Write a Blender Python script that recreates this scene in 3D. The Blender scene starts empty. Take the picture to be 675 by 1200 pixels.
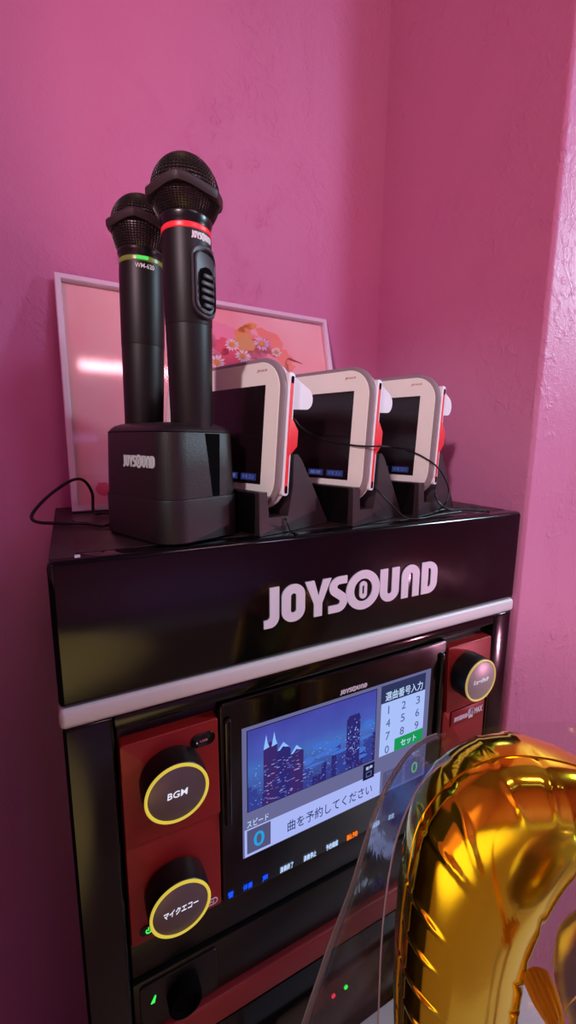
import bpy, bmesh, math, random
from math import sin, cos, pi, radians, sqrt
from mathutils import Vector, Matrix

random.seed(7)
SC = bpy.context.scene
COL = SC.collection
H = 1.05          # height of the cabinet top above the floor; everything is written with z=0 at that top

# ------------------------------------------------------------------ camera (solved from the photograph)
FPX = 496.68
CAM = Vector((0.01255, -0.31985, 0.08225))
YAW, PIT, ROL = 0.4792, 0.1660, 0.0085


def cam_axes():
    cy, sy, cp, sp = cos(YAW), sin(YAW), cos(PIT), sin(PIT)
    f = Vector((sy * cp, cy * cp, -sp))
    r = Vector((cy, -sy, 0))
    u = r.cross(f)
    cr, sr = cos(ROL), sin(ROL)
    return cr * r + sr * u, -sr * r + cr * u, f


CR, CU, CF = cam_axes()


def ray(x, y):
    return CF + CR * ((x - 337.5) / FPX) - CU * ((y - 600) / FPX)


def atY(x, y, Y):
    d = ray(x, y)
    return CAM + d * ((Y - CAM.y) / d.y)


def atZ(x, y, Z):
    d = ray(x, y)
    return CAM + d * ((Z - CAM.z) / d.z)


def atD(x, y, D):
    return CAM + ray(x, y) * D


def atP(x, y, P0, N):
    d = ray(x, y)
    return CAM + d * (((P0 - CAM).dot(N)) / d.dot(N))


# ------------------------------------------------------------------ materials
def lin(c):
    def g(v):
        v /= 255.0
        return v / 12.92 if v <= 0.04045 else ((v + 0.055) / 1.055) ** 2.4
    return (g(c[0]), g(c[1]), g(c[2]), 1)


def mat(name, rgb, rough=0.5, metal=0.0, spec=0.5, coat=0.0, coat_rough=0.05, emit=None, estr=0.0,
        bump=None, rough_var=None, col_var=None):
    m = bpy.data.materials.new(name)
    m.use_nodes = True
    nt = m.node_tree
    b = nt.nodes['Principled BSDF']
    b.inputs['Base Color'].default_value = lin(rgb)
    b.inputs['Roughness'].default_value = rough
    b.inputs['Metallic'].default_value = metal
    b.inputs['Specular IOR Level'].default_value = spec
    b.inputs['Coat Weight'].default_value = coat
    b.inputs['Coat Roughness'].default_value = coat_rough
    if emit:
        b.inputs['Emission Color'].default_value = lin(emit)
        b.inputs['Emission Strength'].default_value = estr
    tc = nt.nodes.new('ShaderNodeTexCoord')
    if bump:
        sc, st, det = bump
        n = nt.nodes.new('ShaderNodeTexNoise')
        n.inputs['Scale'].default_value = sc
        n.inputs['Detail'].default_value = det
        nt.links.new(tc.outputs['Object'], n.inputs['Vector'])
        bp = nt.nodes.new('ShaderNodeBump')
        bp.inputs['Strength'].default_value = st
        bp.inputs['Distance'].default_value = 0.001
        nt.links.new(n.outputs['Fac'], bp.inputs['Height'])
        nt.links.new(bp.outputs['Normal'], b.inputs['Normal'])
    if rough_var:
        sc, lo, hi = rough_var
        n = nt.nodes.new('ShaderNodeTexNoise')
        n.inputs['Scale'].default_value = sc
        n.inputs['Detail'].default_value = 5
        nt.links.new(tc.outputs['Object'], n.inputs['Vector'])
        mr = nt.nodes.new('ShaderNodeMapRange')
        mr.inputs['From Min'].default_value = 0.3
        mr.inputs['From Max'].default_value = 0.7
        mr.inputs['To Min'].default_value = lo
        mr.inputs['To Max'].default_value = hi
        nt.links.new(n.outputs['Fac'], mr.inputs['Value'])
        nt.links.new(mr.outputs['Result'], b.inputs['Roughness'])
    if col_var:
        sc, rgb2 = col_var
        n = nt.nodes.new('ShaderNodeTexNoise')
        n.inputs['Scale'].default_value = sc
        n.inputs['Detail'].default_value = 6
        nt.links.new(tc.outputs['Object'], n.inputs['Vector'])
        mx = nt.nodes.new('ShaderNodeMix')
        mx.data_type = 'RGBA'
        mx.inputs[6].default_value = lin(rgb)
        mx.inputs[7].default_value = lin(rgb2)
        nt.links.new(n.outputs['Fac'], mx.inputs[0])
        nt.links.new(mx.outputs[2], b.inputs['Base Color'])
    return m


def emis(name, rgb, s=1.0):
    m = bpy.data.materials.new(name)
    m.use_nodes = True
    nt = m.node_tree
    nt.nodes.clear()
    e = nt.nodes.new('ShaderNodeEmission')
    e.inputs['Color'].default_value = lin(rgb)
    e.inputs['Strength'].default_value = s
    o = nt.nodes.new('ShaderNodeOutputMaterial')
    nt.links.new(e.outputs[0], o.inputs['Surface'])
    return m


def film(name, tint, gloss_rough, haze=0.03, fmul=1.0, ior=1.5, hazecol=(225, 225, 235), bump=None):
    """thin clear sheet: see-through, with fresnel gloss and a little haze"""
    m = bpy.data.materials.new(name)
    m.use_nodes = True
    nt = m.node_tree
    nt.nodes.clear()
    o = nt.nodes.new('ShaderNodeOutputMaterial')
    tr = nt.nodes.new('ShaderNodeBsdfTransparent')
    tr.inputs['Color'].default_value = (*tint, 1)
    di = nt.nodes.new('ShaderNodeBsdfDiffuse')
    di.inputs['Color'].default_value = lin(hazecol)
    gl = nt.nodes.new('ShaderNodeBsdfGlossy')
    gl.inputs['Roughness'].default_value = gloss_rough
    gm = nt.nodes.new('ShaderNodeNewGeometry')
    dt = nt.nodes.new('ShaderNodeVectorMath')
    dt.operation = 'DOT_PRODUCT'
    nt.links.new(gm.outputs['Normal'], dt.inputs[0])
    nt.links.new(gm.outputs['Incoming'], dt.inputs[1])

    def mth(op, a, c=0.0, clamp=False):
        n = nt.nodes.new('ShaderNodeMath')
        n.operation = op
        n.use_clamp = clamp
        for i, v in enumerate((a, c)):
            if isinstance(v, (int, float)):
                n.inputs[i].default_value = v
            else:
                nt.links.new(v, n.inputs[i])
        return n.outputs[0]
    f5 = mth('POWER', mth('SUBTRACT', 1.0, mth('ABSOLUTE', dt.outputs['Value'])), 4.0)
    fo = mth('MULTIPLY', mth('ADD', mth('MULTIPLY', f5, 0.92), 0.045), fmul, True)
    m1 = nt.nodes.new('ShaderNodeMixShader')
    m1.inputs[0].default_value = haze
    nt.links.new(tr.outputs[0], m1.inputs[1])
    nt.links.new(di.outputs[0], m1.inputs[2])
    m2 = nt.nodes.new('ShaderNodeMixShader')
    nt.links.new(fo, m2.inputs[0])
    nt.links.new(m1.outputs[0], m2.inputs[1])
    nt.links.new(gl.outputs[0], m2.inputs[2])
    nt.links.new(m2.outputs[0], o.inputs['Surface'])
    if bump:
        tc = nt.nodes.new('ShaderNodeTexCoord')
        n = nt.nodes.new('ShaderNodeTexNoise')
        n.inputs['Scale'].default_value = bump[0]
        n.inputs['Detail'].default_value = 3
        n.inputs['Distortion'].default_value = 1.0
        nt.links.new(tc.outputs['Object'], n.inputs['Vector'])
        bp = nt.nodes.new('ShaderNodeBump')
        bp.inputs['Strength'].default_value = bump[1]
        bp.inputs['Distance'].default_value = 0.003
        nt.links.new(n.outputs['Fac'], bp.inputs['Height'])
        nt.links.new(bp.outputs['Normal'], gl.inputs['Normal'])
    return m


def plaster(name, rgb, rgb2):
    m = bpy.data.materials.new(name)
    m.use_nodes = True
    nt = m.node_tree
    b = nt.nodes['Principled BSDF']
    b.inputs['Roughness'].default_value = 0.45
    b.inputs['Specular IOR Level'].default_value = 0.45
    tc = nt.nodes.new('ShaderNodeTexCoord')

    def noise(sc, det, dist, stretch=(1, 1, 1), rgh=0.55):
        mp = nt.nodes.new('ShaderNodeMapping')
        mp.inputs['Scale'].default_value = stretch
        nt.links.new(tc.outputs['Object'], mp.inputs['Vector'])
        n = nt.nodes.new('ShaderNodeTexNoise')
        n.inputs['Scale'].default_value = sc
        n.inputs['Detail'].default_value = det
        n.inputs['Roughness'].default_value = rgh
        n.inputs['Distortion'].default_value = dist
        nt.links.new(mp.outputs[0], n.inputs['Vector'])
        return n.outputs['Fac']

    def math(op, a, c):
        n = nt.nodes.new('ShaderNodeMath')
        n.operation = op
        for i, v in enumerate((a, c)):
            if isinstance(v, (int, float)):
                n.inputs[i].default_value = v
            else:
                nt.links.new(v, n.inputs[i])
        return n.outputs[0]
    fine = noise(420, 4, 0.0)
    mid = noise(75, 5, 0.6)
    big = noise(9, 5, 1.2, (1, 1, 0.7))
    # trowel ridges: thin lines where a distorted noise crosses one half
    rn = noise(11, 3, 1.6, (1, 1, 0.45))
    ridge = math('ABSOLUTE', math('SUBTRACT', rn, 0.5), 0)
    ridge = math('SUBTRACT', 1.0, math('MINIMUM', math('MULTIPLY', ridge, 45.0), 1.0))
    mask = math('MINIMUM', math('MAXIMUM', math('MULTIPLY', math('SUBTRACT', big, 0.5), 8.0), 0.0), 1.0)
    pit = math('MULTIPLY', math('MAXIMUM', math('SUBTRACT', mid, 0.5), 0.0), math('ADD', math('MULTIPLY', mask, 0.9), 0.25))
    h = math('ADD', math('MULTIPLY', fine, 0.22), math('MULTIPLY', pit, 1.6))
    h = math('ADD', h, math('MULTIPLY', big, 0.9))
    h = math('ADD', h, math('MULTIPLY', math('MULTIPLY', ridge, mask), 0.12))
    bp = nt.nodes.new('ShaderNodeBump')
    bp.inputs['Strength'].default_value = 0.8
    bp.inputs['Distance'].default_value = 0.0024
    nt.links.new(h, bp.inputs['Height'])
    nt.links.new(bp.outputs[0], b.inputs['Normal'])
    mx = nt.nodes.new('ShaderNodeMix')
    mx.data_type = 'RGBA'
    mx.inputs[6].default_value = lin(rgb)
    mx.inputs[7].default_value = lin(rgb2)
    nt.links.new(big, mx.inputs[0])
    nt.links.new(mx.outputs[2], b.inputs['Base Color'])
    return m


M = {}
M['wall'] = plaster('pink_plaster', (206, 132, 172), (200, 122, 164))
M['floor'] = mat('pale_wood_floor', (196, 176, 150), 0.35, bump=(30, 0.2, 4), col_var=(6, (176, 152, 126)))
M['dark_paint'] = mat('dark_plum_paint', (46, 26, 36), 0.7, bump=(160, 0.3, 4))
M['ceil'] = mat('ceiling_paint', (150, 120, 150), 0.8, bump=(200, 0.2, 3))
M['gloss'] = mat('black_gloss_laminate', (8, 7, 9), 0.12, spec=0.42, rough_var=(14, 0.07, 0.2))
M['side'] = mat('black_satin_board', (12, 10, 11), 0.35, bump=(120, 0.15, 3), rough_var=(20, 0.28, 0.45))
M['top'] = mat('black_board_brown_sheen', (34, 22, 21), 0.33, bump=(90, 0.2, 4), rough_var=(30, 0.25, 0.5), col_var=(22, (52, 34, 32)))  # black board; the red-brown of its reflections is put into the colour
M['tape'] = mat('black_cloth_tape', (32, 22, 24), 0.5, bump=(300, 0.3, 2))
M['silver'] = mat('silver_trim', (222, 220, 226), 0.42, metal=0.05, bump=(900, 0.12, 2))
M['logo'] = mat('pale_letters', (228, 218, 238), 0.45)
M['white_ink'] = mat('white_ink', (225, 222, 226), 0.5)
M['red_panel'] = mat('red_metallic_panel', (130, 26, 28), 0.36, metal=0.15, bump=(1500, 0.1, 2), col_var=(900, (150, 30, 30)))
M['dark_panel'] = mat('dark_panel', (11, 10, 12), 0.36, spec=0.35, bump=(700, 0.12, 2))
M['hole'] = mat('black_recess', (3, 3, 4), 0.8, spec=0.05)
M['knob'] = mat('black_knob_rubber', (13, 12, 13), 0.42)
M['knob_face'] = mat('brushed_knob_face', (112, 98, 106), 0.38, metal=0.4, bump=(300, 0.1, 3))
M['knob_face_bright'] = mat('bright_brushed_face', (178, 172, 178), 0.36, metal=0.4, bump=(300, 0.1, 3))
M['ring'] = mat('amber_lit_ring', (150, 130, 50), 0.3, emit=(226, 204, 74), estr=0.75)
M['ring_pale'] = mat('pale_gold_ring', (238, 215, 130), 0.3, emit=(250, 225, 130), estr=0.25)
M['lit_white'] = emis('lit_white', (235, 232, 250), 0.95)
M['lit_blue'] = emis('lit_blue', (30, 85, 255), 1.0)
M['lit_pale'] = emis('lit_pale_blue', (190, 215, 255), 0.95)
M['lit_orange'] = emis('lit_orange', (255, 120, 25), 1.2)
M['lit_green'] = emis('lit_green', (60, 255, 90), 1.3)
M['lit_red'] = emis('lit_red', (255, 60, 85), 1.1)
M['amp_bar'] = mat('dark_red_bar', (125, 28, 34), 0.42, bump=(900, 0.2, 2))
M['mic_body'] = mat('black_mic_barrel', (16, 12, 12), 0.44, spec=0.4, bump=(900, 0.08, 2))
M['mic_grille'] = mat('black_wire_grille', (84, 76, 76), 0.34, metal=0.7)
M['mic_rubber'] = mat('dark_rubber_ring', (48, 34, 36), 0.5)
M['mic_collar'] = mat('black_collar', (15, 13, 15), 0.28)
M['mic_red'] = mat('red_lit_band', (225, 40, 50), 0.35, emit=(240, 50, 60), estr=0.35)
M['mic_green'] = mat('green_band', (120, 120, 50), 0.3, emit=(90, 160, 50), estr=0.10)
M['mic_green_led'] = emis('green_led', (90, 245, 110), 0.9)
M['mic_switch'] = mat('grey_plastic_switch', (52, 46, 54), 0.42)
M['dock'] = mat('black_textured_plastic', (28, 17, 19), 0.42, bump=(1400, 0.25, 2))
M['tab_face'] = mat('cream_tablet_bezel', (238, 236, 230), 0.5)
M['tab_rim'] = mat('taupe_tablet_rim', (136, 122, 126), 0.5)
M['tab_white'] = mat('white_tablet_shell', (226, 222, 228), 0.45)
M['tab_red'] = mat('red_plastic', (236, 40, 52), 0.42)
M['tab_glass'] = mat('dark_screen_glass', (26, 15, 19), 0.16, spec=0.55)
M['tab_ink'] = mat('red_brown_ink', (160, 70, 66), 0.5)
M['tab_btn'] = mat('dim_blue_key', (20, 24, 56), 0.4, emit=(50, 64, 140), estr=0.38)
M['tab_btn_txt'] = emis('dim_key_text', (120, 130, 190), 0.6)
M['stand'] = mat('dark_tablet_stand', (46, 33, 37), 0.4, bump=(1000, 0.2, 2))
M['stand_face'] = mat('gloss_black_face', (7, 6, 8), 0.2)
M['cable'] = mat('black_cable', (12, 11, 12), 0.45)
M['frame'] = mat('white_picture_frame', (226, 218, 228), 0.4)
M['backing'] = mat('grey_backing', (90, 80, 82), 0.8)
M['pane'] = film('clear_picture_pane', (0.985, 0.985, 0.985), 0.07, 0.0, 1.0)
M['pr_white'] = mat('petal_white', (245, 236, 232), 0.7)
M['pr_lilac'] = mat('petal_lilac', (232, 205, 232), 0.7)
M['pr_yellow'] = mat('flower_centre', (232, 172, 46), 0.7)
M['pr_pink'] = mat('petal_pink', (244, 158, 182), 0.7)
M['pr_deep'] = mat('petal_deep_pink', (234, 100, 126), 0.7)
M['pr_orange'] = mat('petal_orange', (242, 170, 96), 0.7)
M['pr_coral'] = mat('petal_coral', (246, 156, 136), 0.7)
M['pr_olive'] = mat('leaf_olive', (222, 176, 110), 0.7)
M['pr_brown'] = mat('twig_brown', (150, 70, 58), 0.7)
M['pr_table'] = mat('print_table_pink', (246, 184, 190), 0.7)
M['table'] = mat('white_table_top', (216, 208, 212), 0.4)
M['gold'] = mat('gold_foil', (255, 222, 46), 0.12, metal=1.0, bump=(40, 0.10, 3))
M['gold_y'] = mat('yellow_gold_foil', (252, 210, 40), 0.24, metal=0.35, bump=(60, 0.15, 3))
M['silver_foil'] = mat('silver_foil', (200, 206, 236), 0.25, metal=0.5, bump=(50, 0.12, 3))
M['stick'] = mat('white_plastic_stick', (220, 214, 220), 0.5)
M['film'] = film('clear_plastic_film', (0.95, 0.95, 0.955), 0.10, 0.025, 1.0, 1.5, bump=(22, 0.35))
M['film_glint'] = film('film_edge_highlight', (0.75, 0.76, 0.8), 0.12, 0.75, 2.0, 1.5, hazecol=(228, 232, 245))  # highlight along the film edges, put in as bluish white haze


def print_bg():
    m = bpy.data.materials.new('pink_print')
    m.use_nodes = True
    nt = m.node_tree
    b = nt.nodes['Principled BSDF']
    b.inputs['Roughness'].default_value = 0.6
    tc = nt.nodes.new('ShaderNodeTexCoord')
    n = nt.nodes.new('ShaderNodeTexNoise')
    n.inputs['Scale'].default_value = 7
    n.inputs['Detail'].default_value = 2
    nt.links.new(tc.outputs['Object'], n.inputs['Vector'])
    cr = nt.nodes.new('ShaderNodeValToRGB')
    e = cr.color_ramp.elements
    e[0].position, e[0].color = 0.33, lin((246, 176, 180))
    e[1].position, e[1].color = 0.55, lin((248, 208, 204))
    x = e.new(0.72)
    x.color = lin((250, 218, 206))
    nt.links.new(n.outputs['Fac'], cr.inputs[0])
    nt.links.new(cr.outputs[0], b.inputs['Base Color'])
    return m


M['print'] = print_bg()


def sky_mat():
    m = bpy.data.materials.new('screen_night_sky')
    m.use_nodes = True
    nt = m.node_tree
    nt.nodes.clear()
    tc = nt.nodes.new('ShaderNodeTexCoord')
    sp = nt.nodes.new('ShaderNodeSeparateXYZ')
    nt.links.new(tc.outputs['Generated'], sp.inputs[0])
    cr = nt.nodes.new('ShaderNodeValToRGB')
    e = cr.color_ramp.elements
    e[0].position, e[0].color = 0.0, lin((50, 52, 120))
    e[1].position, e[1].color = 0.52, lin((70, 110, 190))
    for p, c in ((0.66, (72, 90, 180)), (1.0, (70, 70, 165))):
        x = e.new(p)
        x.color = lin(c)
    nt.links.new(sp.outputs['Z'], cr.inputs[0])
    n = nt.nodes.new('ShaderNodeTexNoise')
    n.inputs['Scale'].default_value = 30
    n.inputs['Detail'].default_value = 4
    nt.links.new(tc.outputs['Object'], n.inputs['Vector'])
    mr = nt.nodes.new('ShaderNodeMapRange')
    mr.inputs['To Min'].default_value = 0.7
    mr.inputs['To Max'].default_value = 1.25
    nt.links.new(n.outputs['Fac'], mr.inputs['Value'])
    em = nt.nodes.new('ShaderNodeEmission')
    nt.links.new(cr.outputs[0], em.inputs['Color'])
    nt.links.new(mr.outputs[0], em.inputs['Strength'])
    o = nt.nodes.new('ShaderNodeOutputMaterial')
    nt.links.new(em.outputs[0], o.inputs['Surface'])
    return m


M['sc_sky'] = sky_mat()
M['sc_tower'] = emis('screen_tower', (58, 40, 104), 1)
M['sc_tower2'] = emis('screen_tower_side', (46, 40, 112), 1)
M['sc_low'] = emis('screen_low_city', (52, 62, 142), 1)
M['sc_glow'] = emis('screen_glow', (66, 112, 205), 1)
M['sc_win'] = emis('screen_window', (140, 170, 235), 1)
M['sc_win2'] = emis('screen_window_dim', (96, 104, 190), 1)
M['sc_win3'] = emis('screen_window_pink', (190, 130, 170), 1)
M['sc_roof'] = emis('screen_lit_roof', (140, 190, 250), 1)
M['sc_grey'] = emis('screen_grey', (104, 104, 148), 1)
M['sc_white'] = emis('screen_white', (168, 182, 245), 1)
M['sc_key'] = emis('screen_keypad', (170, 192, 248), 1)
M['sc_head'] = emis('screen_header', (46, 52, 92), 1)
M['sc_box'] = emis('screen_box', (84, 82, 120), 1)
M['sc_green'] = emis('screen_green', (26, 150, 84), 1)
M['sc_cyan'] = emis('screen_cyan', (36, 160, 222), 1)
M['sc_lime'] = emis('screen_lime', (110, 205, 80), 1)
M['sc_ink'] = emis('screen_ink', (44, 52, 110), 1)
M['sc_dim'] = emis('screen_dim_ink', (86, 98, 150), 1)
M['sc_txt'] = emis('screen_text', (190, 215, 250), 1)
M['sc_black'] = emis('screen_line', (26, 24, 60), 1)

# ------------------------------------------------------------------ object helpers


def empty(name, loc, label=None, cat=None, group=None, rz=0.0):
    o = bpy.data.objects.new(name, None)
    COL.objects.link(o)
    o.empty_display_size = 0.02
    o.location = loc
    o.rotation_euler = (0, 0, rz)
    if label:
        tag(o, label, cat, group)
    return o


def tag(o, label, cat, group=None):
    o['label'] = label
    o['category'] = cat
    if group:
        o['group'] = group
    return o


def wmat(o):
    m = Matrix.Translation(o.location) @ o.rotation_euler.to_matrix().to_4x4()
    return (wmat(o.parent) @ m) if o.parent else m


def obj(name, bm, mats, parent=None, loc=None, smooth=30, label=None, local=False):
    """link bm as ONE mesh object.  bm is in world coordinates unless local."""
    me = bpy.data.meshes.new(name)
    if not isinstance(mats, (list, tuple)):
        mats = [mats]
    for m in mats:
        me.materials.append(m)
    o = bpy.data.objects.new(name, me)
    COL.objects.link(o)
    if parent:
        o.parent = parent
    if loc is not None:
        o.location = loc
    if not local:
        bm.transform(wmat(o).inverted())
    bmesh.ops.recalc_face_normals(bm, faces=bm.faces)
    bm.to_mesh(me)
    bm.free()
    if smooth:
        for p in me.polygons:
            p.use_smooth = True
        me.set_sharp_from_angle(angle=radians(smooth))
    if label:
        o['label'] = label
    return o


def BM():
    return bmesh.new()


def add_box(bm, x0, x1, y0, y1, z0, z1, bev=0, seg=2, T=None):
    r = bmesh.ops.create_cube(bm, size=1)
    vs = r['verts']
    for v in vs:
        v.co = Vector((x0 + (v.co.x + .5) * (x1 - x0), y0 + (v.co.y + .5) * (y1 - y0), z0 + (v.co.z + .5) * (z1 - z0)))
    es = list({e for v in vs for e in v.link_edges})
    if bev:
        r2 = bmesh.ops.bevel(bm, geom=es, offset=bev, segments=seg, profile=0.5, affect='EDGES')
        vs = list({v for f in r2['faces'] for v in f.verts} | {v for v in vs if v.is_valid})
    if T:
        for v in vs:
            v.co = T @ v.co
    return bm


def box(*a, **k):
    return add_box(BM(), *a, **k)


def rrect(w, h, r, n=8, cx=0, cy=0):
    """rounded rectangle outline, counter-clockwise.  r may be 4 radii (bl, br, tr, tl)"""
    rr = r if isinstance(r, (list, tuple)) else (r,) * 4
    out = []
    for (sx, sy, a0), q in zip(((-1, -1, pi), (1, -1, 1.5 * pi), (1, 1, 0), (-1, 1, .5 * pi)), rr):
        px, py = sx * (w / 2 - q), sy * (h / 2 - q)
        if q < 1e-6:
            out.append((cx + sx * w / 2, cy + sy * h / 2))
            continue
        for i in range(n + 1):
            a = a0 + (pi / 2) * i / n
            out.append((cx + px + q * cos(a), cy + py + q * sin(a)))
    return out


def add_loft(bm, rings, cap0=True, cap1=True, mi=0):
    """rings: list of lists of Vectors with the same count"""
    vr = [[bm.verts.new(p) for p in rg] for rg in rings]
    n = len(vr[0])
    for a, b in zip(vr, vr[1:]):
        for i in range(n):
            f = bm.faces.new((a[i], a[(i + 1) % n], b[(i + 1) % n], b[i]))
            f.material_index = mi
    if cap0:
        bm.faces.new(vr[0][::-1]).material_index = mi
    if cap1:
        bm.faces.new(vr[-1]).material_index = mi
    return vr


def add_prism(bm, pts, T, d0, d1, bev=0.0, mi=0):
    """outline pts (2-D) extruded along local third axis d0..d1, T maps (x,y,d)->world.  bev insets at d1"""
    def ins(k):
        if not k:
            return pts
        n = len(pts)
        out = []
        for i in range(n):
            p0, p1, p2 = Vector(pts[i - 1]), Vector(pts[i]), Vector(pts[(i + 1) % n])
            e1, e2 = (p1 - p0), (p2 - p1)
            if e1.length < 1e-9 or e2.length < 1e-9:
                out.append(p1)
                continue
            n1, n2 = Vector((-e1.y, e1.x)).normalized(), Vector((-e2.y, e2.x)).normalized()
            m = (n1 + n2)
            if m.length < 1e-6:
                m = n1
            m.normalize()
            out.append(p1 + m * (k / max(0.35, m.dot(n1))))
        return out
    rings = [[T(p[0], p[1], d0) for p in pts]]
    if bev:
        s = 1 if d1 > d0 else -1
        for k in range(4):
            a = k / 3 * pi / 2
            rings.append([T(p[0], p[1], d1 - s * bev * (1 - sin(a))) for p in ins(bev * (1 - cos(a)))])
    else:
        rings.append([T(p[0], p[1], d1) for p in pts])
    add_loft(bm, rings, mi=mi)
    return bm


def add_lathe(bm, prof, c, n=48, T=None, mi=0, cap=True):
    rings = []
    for r, z in prof:
        rg = []
        for i in range(n):
            a = 2 * pi * i / n
            p = Vector((r * cos(a), r * sin(a), z))
            rg.append((T @ p) if T else p + c)
        rings.append(rg)
    return add_loft(bm, rings, cap, cap, mi)


def spline(pts, k=10, closed=False):
    pts = [Vector(p) for p in pts]
    n = len(pts)
    out = []
    for i in range(n if closed else n - 1):
        if closed:
            p0, p1, p2, p3 = pts[i - 1], pts[i], pts[(i + 1) % n], pts[(i + 2) % n]
        else:
            p0, p1, p2, p3 = pts[max(i - 1, 0)], pts[i], pts[i + 1], pts[min(i + 2, n - 1)]
        for j in range(k):
            t = j / k
            out.append(0.5 * ((2 * p1) + (-p0 + p2) * t + (2 * p0 - 5 * p1 + 4 * p2 - p3) * t * t + (-p0 + 3 * p1 - 3 * p2 + p3) * t ** 3))
    if not closed:
        out.append(pts[-1])
    return out


def add_tube(bm, path, r, n=10):
    rings = []
    prev = None
    for i, p in enumerate(path):
        t = (path[min(i + 1, len(path) - 1)] - path[max(i - 1, 0)]).normalized()
        ref = prev if prev else (Vector((0, 0, 1)) if abs(t.z) < .9 else Vector((1, 0, 0)))
        a = (ref - t * ref.dot(t)).normalized()
        b = t.cross(a)
        prev = a
        rings.append([p + (a * cos(2 * pi * j / n) + b * sin(2 * pi * j / n)) * r for j in range(n)])
    add_loft(bm, rings)
    return bm


def curve_mesh(outs, T, d0, d1):
    """filled 2-D outlines (with holes, even-odd) extruded d0..d1 and mapped by T(x,y,d)"""
    cu = bpy.data.curves.new('tmp', 'CURVE')
    cu.dimensions = '2D'
    cu.fill_mode = 'BOTH'
    cu.extrude = 0.5
    for o in outs:
        s = cu.splines.new('POLY')
        s.points.add(len(o) - 1)
        for p, q in zip(s.points, o):
            p.co = (q[0], q[1], 0, 1)
        s.use_cyclic_u = True
    return _conv(cu, T, d0, d1)


def _conv(cu, T, d0, d1):
    o = bpy.data.objects.new('tmp', cu)
    COL.objects.link(o)
    dg = bpy.context.evaluated_depsgraph_get()
    me = bpy.data.meshes.new_from_object(o.evaluated_get(dg))
    bm = BM()
    bm.from_mesh(me)
    bpy.data.objects.remove(o)
    bpy.data.meshes.remove(me)
    bmesh.ops.remove_doubles(bm, verts=bm.verts, dist=1e-7)
    return bm, T, d0, d1


def finish(cm):
    bm, T, d0, d1 = cm
    for v in bm.verts:
        v.co = T(v.co.x, v.co.y, d0 + (v.co.z + 0.5) * (d1 - d0))
    return bm


def text_bm(s, T, d0, d1, w=None, h=None, shear=0.0, bold=0.0, center=True):
    """text scaled so that its bounding box is w wide and h high, centred at T(0,0)"""
    cu = bpy.data.curves.new('tmp', 'FONT')
    cu.body = s
    cu.size = 1.0
    cu.extrude = 0.5
    cu.offset = bold
    cu.resolution_u = 3
    bm, _, _, _ = _conv(cu, None, 0, 0)
    xs = [v.co.x for v in bm.verts]
    ys = [v.co.y for v in bm.verts]
    if not xs:
        return bm
    x0, x1, y0, y1 = min(xs), max(xs), min(ys), max(ys)
    sx = w / (x1 - x0) if w else h / (y1 - y0)
    sy = h / (y1 - y0) if h else sx
    cx, cy = (x0 + x1) / 2, (y0 + y1) / 2
    for v in bm.verts:
        x = (v.co.x - cx) * sx
        y = (v.co.y - cy) * sy
        v.co = T(x + shear * y, y, d0 + (v.co.z + 0.5) * (d1 - d0))
    return bm


def merge(bms):
    out = BM()
    for b in bms:
        me = bpy.data.meshes.new('tmp')
        b.to_mesh(me)
        out.from_mesh(me)
        bpy.data.meshes.remove(me)
        b.free()
    return out


# front of the cabinet: local (x, z, depth toward viewer) -> world
def TF(x, z, d):
    return Vector((x, -d, z))


def TFat(cx, cz, base=0.0):
    return lambda x, z, d: Vector((cx + x, -(base + d), cz + z))


def arc(cx, cy, rx, ry, a0, a1, n=14):
    return [(cx + rx * cos(radians(a0 + (a1 - a0) * i / n)), cy + ry * sin(radians(a0 + (a1 - a0) * i / n))) for i in range(n + 1)]


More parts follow.
